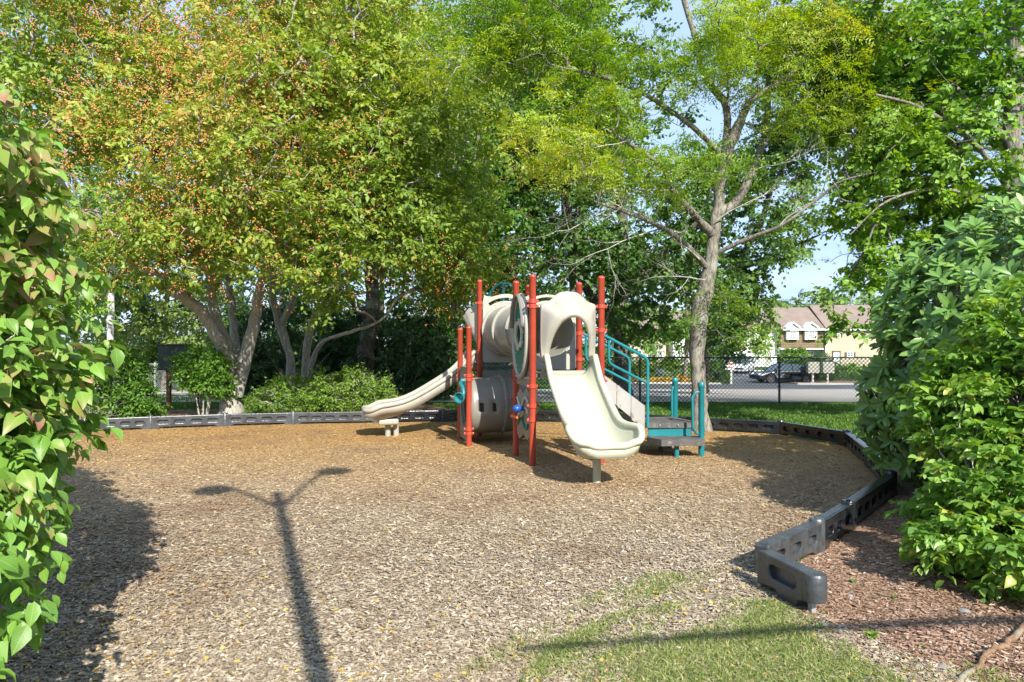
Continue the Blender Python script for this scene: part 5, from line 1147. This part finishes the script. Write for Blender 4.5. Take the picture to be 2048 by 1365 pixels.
M_['glass'] = surf('dark_glass', (.05, .07, .08), .06, .05, 1, spec=1.0); M_['tyre'] = surf('tyre_rubber', (.02, .02, .02), .8, .1, 6); M_['rim'] = surf('alloy_rim', (.5, .5, .52), .3, .05, 5, metal=.7)
M_['lamp'] = surf('headlight_lens', (.6, .62, .62), .15, .05, 5); M_['tail'] = surf('tail_light', (.4, .02, .02), .2, .05, 5)
def car(x, y, z, rz, mat, label, suv=False):
    t = empty('parked_car', (x, y, z), label, 'car', 'cars in the parking lot'); T = Matrix.Translation((x, y, z)) @ Matrix.Rotation(rz, 4, 'Z')
    W = 1.8; H = 1.72 if suv else 1.45; hw = .95 if suv else .88; L = 4.6
    arch = lambda cx: [(cx+.37*math.cos(R(a)), .33+.37*math.sin(R(a))) for a in range(180, -1, -20)]
    low = [(-2.28, .28), (-1.78, .24)]+arch(-1.38)[1:-1]+[(-.98, .20), (.95, .20)]+arch(1.36)[1:-1]+[(1.78, .26), (2.26, .30), (2.32, .55), (2.28, .80), (2.1, hw+.02), (1.3, hw+.06), (0, hw+.05), (-1.0, hw+.02), (-1.75, hw-.12), (-2.2, hw-.24), (-2.32, .55)]
    m2 = MB(); v, f = flat(low, [], W, .09, T); m2.add(v, f, False); m2.build('body', M_[mat], t, keep=True)
    if suv: gh = [(-1.15, hw), (-.45, H-.04), (-.2, H), (1.7, H-.03), (2.15, hw+.03)]
    else: gh = [(-1.15, hw), (-.35, H-.04), (0, H), (.75, H-.03), (1.15, H-.12), (1.95, hw+.03)]
    def gl(s, y_, zc=0): return [(a*s+.1*(1-s), y_, b_) for a, b_ in gh]
    V = [T @ V3((a, sgn*(W/2-.08-(.16 if b_ > hw+.1 else 0)), b_)) for sgn in (-1, 1) for a, b_ in gh]; n = len(gh)
    m2 = MB(); m2.add(V, [tuple(range(n)), tuple(range(n, 2*n))[::-1]]+[(i, (i+1) % n, n+(i+1) % n, n+i) for i in range(n)], False); cab = m2.build('window_glass', M_['glass'], t, keep=True)
    m2 = MB(); rf = gh[1:-1]; k = len(rf); V = [T @ V3((a*.99, sgn*(W/2-.22), b_+.012)) for sgn in (-1, 1) for a, b_ in rf]+[T @ V3((a*.99, sgn*(W/2-.22), b_-.03)) for sgn in (-1, 1) for a, b_ in rf]
    F = [(i, i+1, k+i+1, k+i) for i in range(k-1)]+[(i, i+1, 2*k+i+1, 2*k+i) for i in range(k-1)]+[(k+i, k+i+1, 3*k+i+1, 3*k+i) for i in range(k-1)]; m2.add(V, F, False); m2.build('roof', M_[mat], t, keep=True)
    for sgn in (-1, 1):
        m2 = MB()
        for (a0, b0), (a1, b1) in [(gh[0], gh[1]), (gh[-2], gh[-1]), ((.35, hw+.02), (.3, H-.05)), (gh[0], gh[-1])]:
            m2.tube([T @ V3((a0, sgn*(W/2-.075), b0)), T @ V3((a1, sgn*(W/2-.075-(.165 if b1 > hw+.1 else 0)), b1))], .035, 6)
        m2.build('window_frame', M_[mat], t, keep=True)
        for cx in (-1.38, 1.36):
            Mw = T @ Matrix.Translation((cx, sgn*(W/2-.12), .33)) @ Matrix.Rotation(R(90)*(-sgn), 4, 'X')
            m2 = MB(); m2.lathe([(.2, -.1), (.31, -.1), (.33, -.07), (.33, .09), (.31, .115), (.23, .12), (.2, .10)], 24, Mw); w = m2.build('wheel', M_['tyre'], t, keep=True)
            m2 = MB(); m2.lathe([(.225, .06), (.225, .11), (.20, .10), (.19, .06)], 20, Mw); 
            for s_ in range(8): m2.box((0.10*math.cos(s_*.785), .10*math.sin(s_*.785), .085), (.20, .035, .03), s_*.785, M=Mw)
            m2.build('rim', M_['rim'], w, keep=True)
        m2 = MB(); m2.box((-2.18, sgn*.64, .66), (.22, .34, .13), M=T, bev=.03); m2.build('headlight', M_['lamp'], t, keep=True)
        m2 = MB(); m2.box((2.24, sgn*.68, .80), (.12, .28, .15), M=T, bev=.03); m2.build('tail_light', M_['tail'], t, keep=True)
        m2 = MB(); m2.box((-.95, sgn*.98, hw+.06), (.14, .16, .11), M=T, bev=.03); m2.build('wing_mirror', M_[mat], t, keep=True)
    m2 = MB(); m2.box((-2.30, 0, .5), (.05, .9, .16), M=T, bev=.02); m2.build('grille', M_['tyre'], t, keep=True)
    return t
car(20.4, 51.3, terr(51), R(4), 'carblack', 'black sedan parked by the shrub behind the chain link fence')
car(22.9, 68, terr(68), R(62), 'carwhite', 'silver car parked further back, nose towards the fence', True)
for i, px in enumerate((1625, 1655)):
    x = (px-CX)/FPX*50; z = terr(50)+.05
    t = empty('mailbox_unit', (x, 50, z), ['pale grey mailbox cabinet on a post, the one nearer the car', 'pale grey mailbox cabinet on a post, the one nearer the hedge'][i], 'mailbox', 'mailbox cabinets')
    m2 = MB(); m2.lathe([(.16, 0), (.16, .03), (.08, .05), (.08, .75)], 10, Matrix.Translation((x, 50, z))); m2.build('pedestal', M_['kerb'], t, keep=True)
    m2 = MB(); m2.box((x, 50, z+1.12), (.82, .42, .80), bev=.015); cb = m2.build('cabinet', surf('mailbox_paint', (.34, .35, .28), .5, .08, 3), t, keep=True)
    for r_ in range(4):
        for c_ in range(2):
            m2 = MB(); m2.box((x-.19+.38*c_, 49.785, z+.84+.185*r_), (.35, .012, .165)); m2.build('mail_door', M_['beige'], cb, keep=True)
sx, sy = (1459-CX)/FPX*49, 49; z = terr(49)
t = empty('yard_sign', (sx, sy, z), 'small red and white sign on a white post at the parking lot entrance', 'sign')
m2 = MB(); m2.box((sx+.12, sy, z+.7), (.1, .1, 1.4)); m2.build('sign_post', M_['paint'], t, keep=True)
m2 = MB(); m2.box((sx, sy-.07, z+1.32), (.62, .03, .5)); pn = m2.build('sign_panel', M_['paint'], t, keep=True)
m2 = MB(); m2.box((sx, sy-.09, z+1.47), (.56, .012, .12)); m2.box((sx, sy-.09, z+1.22), (.4, .012, .07)); m2.build('red_band', M_['tail'], pn, keep=True)
# houses
M_['shingle'] = surf('brown_shingle', (.20, .14, .08), .85, .25, 5); M_['cream'] = surf('cream_siding', (.42, .37, .26), .8, .06, 1); M_['white'] = surf('white_siding', (.72, .72, .70), .7, .05, 1)
M_['roof'] = surf('brown_roof', (.20, .155, .125), .9, .12, .8); M_['greyside'] = surf('grey_siding', (.42, .40, .37), .8, .06, 1); M_['shutter'] = surf('brown_shutter', (.10, .07, .05), .7, .1, 3); M_['pane'] = surf('window_pane', (.10, .13, .16), .08, .05, 1, spec=1)
HY = 85; GZ = -1.35
def hx(px): return (px-CX)/FPX*HY
def hz(py): return EYE-(py-CY)/FPX*HY
def bxm(x0, x1, y0, y1, z0, z1, m2=None, bev=0):
    m2 = m2 or MB(); m2.box(((x0+x1)/2, (y0+y1)/2, (z0+z1)/2), (x1-x0, y1-y0, z1-z0), bev=bev); return m2
def window(par, x0, x1, z0, z1, y, mull=True, cols=2, rows=2):
    w = MB(); t_ = .09
    for a in ((x0-t_, x1+t_, z1, z1+t_), (x0-t_, x1+t_, z0-t_, z0), (x0-t_, x0, z0, z1), (x1, x1+t_, z0, z1)): bxm(a[0], a[1], y-.08, y+.02, a[2], a[3], w)
    for i in range(1, cols): xx = x0+(x1-x0)*i/cols; bxm(xx-.03, xx+.03, y-.06, y, z0, z1, w)
    for i in range(1, rows): zz = z0+(z1-z0)*i/rows; bxm(x0, x1, y-.065, y-.005, zz-.03, zz+.03, w)
    o = w.build('window', M_['white'], par, keep=True); bxm(x0, x1, y-.03, y-.01, z0, z1).build('pane', M_['pane'], o, keep=True); return o
def gable_roof(par, x0, x1, y0, y1, ze, zr, mat='roof', name='roof'):
    ym = (y0+y1)/2; m2 = MB(); e = .35; V = []
    for x in (x0, x1):
        V += [(x, y0-e, ze-.12), (x, ym, zr), (x, y1+e, ze-.12), (x, y0-e, ze-.3), (x, ym, zr-.2), (x, y1+e, ze-.3)]
    m2.add(V, [(0, 1, 7, 6), (1, 2, 8, 7), (3, 9, 10, 4), (4, 10, 11, 5), (0, 6, 9, 3), (2, 5, 11, 8), (0, 3, 4, 1), (1, 4, 5, 2), (6, 7, 10, 9), (7, 8, 11, 10)], False); return m2.build(name, M_[mat], par, keep=True)
h1 = empty('shingled_house', (hx(1605), HY, GZ), 'townhouse with brown shingled upper storey, two white dormers and a tan roof', 'house', 'townhouses across the parking lot')
xa, xb = hx(1562), hx(1647.5); ze = hz(656); zs = hz(697)
bxm(xa, xb, HY+.9, HY+9, GZ-.3, zs).build('lower_wall', M_['greyside'], h1, keep=True)
bxm(xa, xb, HY, HY+9, zs, ze).build('upper_wall', M_['shingle'], h1, keep=True)
sh = MB()
for i in range(11):
    z_ = zs+.05+(ze-zs-.1)*i/11; bxm(xa, xb, HY-.035, HY-.005, z_, z_+.17, sh)
o = sh.build('shingle_courses', M_['shingle'], h1, keep=True); o['kind'] = 'stuff'
bxm(xa-.05, xb, HY-.1, HY+.8, zs-.16, zs-.003).build('soffit_board', M_['white'], h1, keep=True)
gable_roof(h1, xa-.1, xb, HY, HY+9, ze, hz(626)+.9)
for pc in (1582.5, 1619):
    x0, x1 = hx(pc-12), hx(pc+12); z0, z1 = hz(680), hz(657)
    d_ = bxm(x0, x1, HY-.45, HY+1.5, z0, z1); 
    g0, g1, gp_ = hx(pc-14.5), hx(pc+14.5), hz(647.5)
    d_.add([(x0, HY-.45, z1+.003), (x1, HY-.45, z1+.003), ((x0+x1)/2, HY-.45, gp_-.1), (x0, HY+3, z1+.003), (x1, HY+3, z1+.003), ((x0+x1)/2, HY+3, gp_-.1)], [(0, 1, 2), (3, 5, 4), (0, 2, 5, 3), (1, 4, 5, 2)], False)
    dm = d_.build('dormer', M_['white'], h1, keep=True)
    m2 = MB(); mid_x = (g0+g1)/2
    for (p, q_) in (((g0, z1-.06), (mid_x, gp_)), ((mid_x, gp_), (g1, z1-.06))):
        V = [(p[0], HY-.7, p[1]), (q_[0], HY-.7, q_[1]), (q_[0], HY-.7, q_[1]+.2), (p[0], HY-.7, p[1]+.2), (p[0], HY+3, p[1]), (q_[0], HY+3, q_[1]), (q_[0], HY+3, q_[1]+.2), (p[0], HY+3, p[1]+.2)]
        m2.add(V, [(0, 1, 2, 3), (7, 6, 5, 4), (0, 4, 5, 1), (3, 2, 6, 7), (0, 3, 7, 4), (1, 5, 6, 2)], False)
    m2.build('dormer_roof', M_['white'], dm, keep=True)
    window(h1, hx(pc-4), hx(pc+5), hz(678), hz(664), HY-.46, cols=3, rows=3)
bxm(hx(1571), hx(1600), HY+.8, HY+.93, GZ, hz(704)).build('garage_door', M_['white'], h1, keep=True)
window(h1, hx(1620), hx(1632), hz(718), hz(704.5), HY+.88)
h2 = empty('cream_house', (hx(1690), HY, GZ), 'cream townhouse with brown shutters right of the shingled one', 'house', 'townhouses across the parking lot')
xc, xd = hx(1648.5), hx(1790); bxm(xc, xd, HY-.2, HY+9, GZ-.3, ze-.02).build('wall', M_['cream'], h2, keep=True)
gable_roof(h2, xc, xd, HY-.2, HY+9, ze, hz(621)+.9)
cl = MB()
for i in range(30): z_ = GZ+.1+.2*i; bxm(xc, xd, HY-.225, HY-.205, z_, z_+.16, cl) if z_ < ze-.3 else None
o = cl.build('clapboards', M_['cream'], h2, keep=True); o['kind'] = 'stuff'
bxm(xc-.02, xc+.14, HY-.34, HY-.23, GZ, ze-.2).build('downspout', M_['white'], h2, keep=True); bxm(xa, xd, HY-.72, HY-.58, ze-.34, ze-.14).build('gutter', M_['white'], h2, keep=True)
for (a, b_, c_, d_) in ((1669.5, 1677, 675, 661), (1693, 1703, 713, 705), (1745, 1753, 675, 661)):
    window(h2, hx(a), hx(b_), hz(c_), hz(d_), HY-.23)
    for (s0, s1) in ((a-5.5, a-1.8), (b_+1.8, b_+5.5)): bxm(hx(s0), hx(s1), HY-.30, HY-.235, hz(c_), hz(d_)).build('shutter', M_['shutter'], h2, keep=True)
w = MB(); bxm(hx(1662.5), hx(1664.5), HY-.34, HY-.235, GZ, hz(702), w); bxm(hx(1676.5), hx(1678.5), HY-.34, HY-.235, GZ, hz(702), w); bxm(hx(1662.5), hx(1678.5), HY-.36, HY-.235, hz(704.5), hz(702)-.01, w); dd = w.build('door_frame', M_['shutter'], h2, keep=True)
bxm(hx(1664.6), hx(1676.4), HY-.30, HY-.24, GZ, hz(705)).build('door', M_['white'], h2, keep=True)
h3 = empty('white_house', (hx(1525), HY+2, GZ), 'white townhouse partly hidden by the maple left of the shingled one', 'house', 'townhouses across the parking lot')
xe = hx(1468); bxm(xe, xa-.12, HY+1, HY+10, GZ-.3, ze-.02).build('wall', M_['white'], h3, keep=True); gable_roof(h3, xe, xa-.12, HY+1, HY+10, ze, hz(628)+.9)
for (a, c_) in ((1485, 678), (1505, 678), (1530, 678), (1548, 678), (1490, 722), (1515, 722), (1540, 722)): window(h3, hx(a), hx(a+8), hz(c_), hz(c_-15), HY+.98)
for k_, (px0, px1) in enumerate(((1255, 1350), (1365, 1462))):
    hh = empty('white_house', (hx((px0+px1)/2), HY+6, GZ), ['far pale townhouse glimpsed behind the stair rails', 'far pale townhouse glimpsed just left of the locust trunk'][k_], 'house', 'townhouses across the parking lot')
    bxm(hx(px0), hx(px1), HY+5, HY+14, GZ-.3, ze-.02).build('wall', M_[['cream', 'white'][k_]], hh, keep=True); gable_roof(hh, hx(px0), hx(px1), HY+5, HY+14, ze, hz(628)+.9)
    for i in range(4):
        for c_ in (678, 716): window(hh, hx(px0+12+22*i), hx(px0+20+22*i), hz(c_), hz(c_-13), HY+4.98)
# left: pale path beyond the fence
grid_sheet('path', [-40, -7.5], [28.6, 30, 31.5], M_['path'], .006)
# root lying on the mulch at the lower right corner
rt = [G(2070, 1235, .05), G(2040, 1262, .03), G(2012, 1290, .03), G(1985, 1300, .035), G(1960, 1330, .02), G(1930, 1352, .02), G(1905, 1380, .01), G(1880, 1420, -.01)]
mb, nd, rr = limb(rt, .016, .013, np.random.default_rng(2), n=10, wob=.3); o = mb.build('root', bark('root_bark', (.18, .10, .06), (.36, .23, .14), 12)); tag(o, 'brown surface root snaking over the mulch at the lower right corner', 'root')
# a few small stray plants and pebbles on the mulch
for i, (px, py, s_) in enumerate([(1742, 1277, .055), (1790, 1200, .03), (1705, 1168, .028), (1968, 1160, .05), (1640, 1262, .035)]):
    p = G(px, py); n = 9; aa = rng.uniform(0, 6.28, n)
    me = leaf_mesh('weed', np.tile(np.array(p)+[0, 0, .015], (n, 1)), np.stack([np.cos(aa), np.sin(aa), rng.uniform(.1, .7, n)], 1), np.tile([0, 0, 1.], (n, 1)), np.full(n, s_), 'ovate', LF['bright'], rng.uniform(.2, 1, n))
    tag(link('weed', me), ['round leafed weed on the mulch nearest the grass', 'tiny weed on the mulch midway to the green shrub', 'tiny weed on the mulch below the border piece', 'small weed on the mulch under the green shrub', 'tiny weed at the foot of the border stake'][i], 'weed', 'weeds on the mulch')
for i, (px, py, s_) in enumerate([(1930, 1227, .03), (1888, 1340, .03), (1650, 1255, .022), (1840, 1335, .02), (1700, 1195, .018)]):
    p = G(px, py); m2 = MB(); bm = bmesh.new(); bmesh.ops.create_icosphere(bm, subdivisions=2, radius=s_)
    for v in bm.verts: v.co += Vector(rng.normal(0, s_*.08, 3)); v.co.z *= .5
    m2.add([v.co+p+V3((0, 0, .012)) for v in bm.verts], [[v.index for v in f.verts] for f in bm.faces], True); bm.free()
    tag(m2.build('pebble', M_['pebble']), ['grey pebble on the mulch right of centre', 'flat pebble near the root', 'pebble beside the border stake', 'small pebble left of the root', 'small pebble in front of the border end piece'][i], 'pebble', 'pebbles on the mulch')
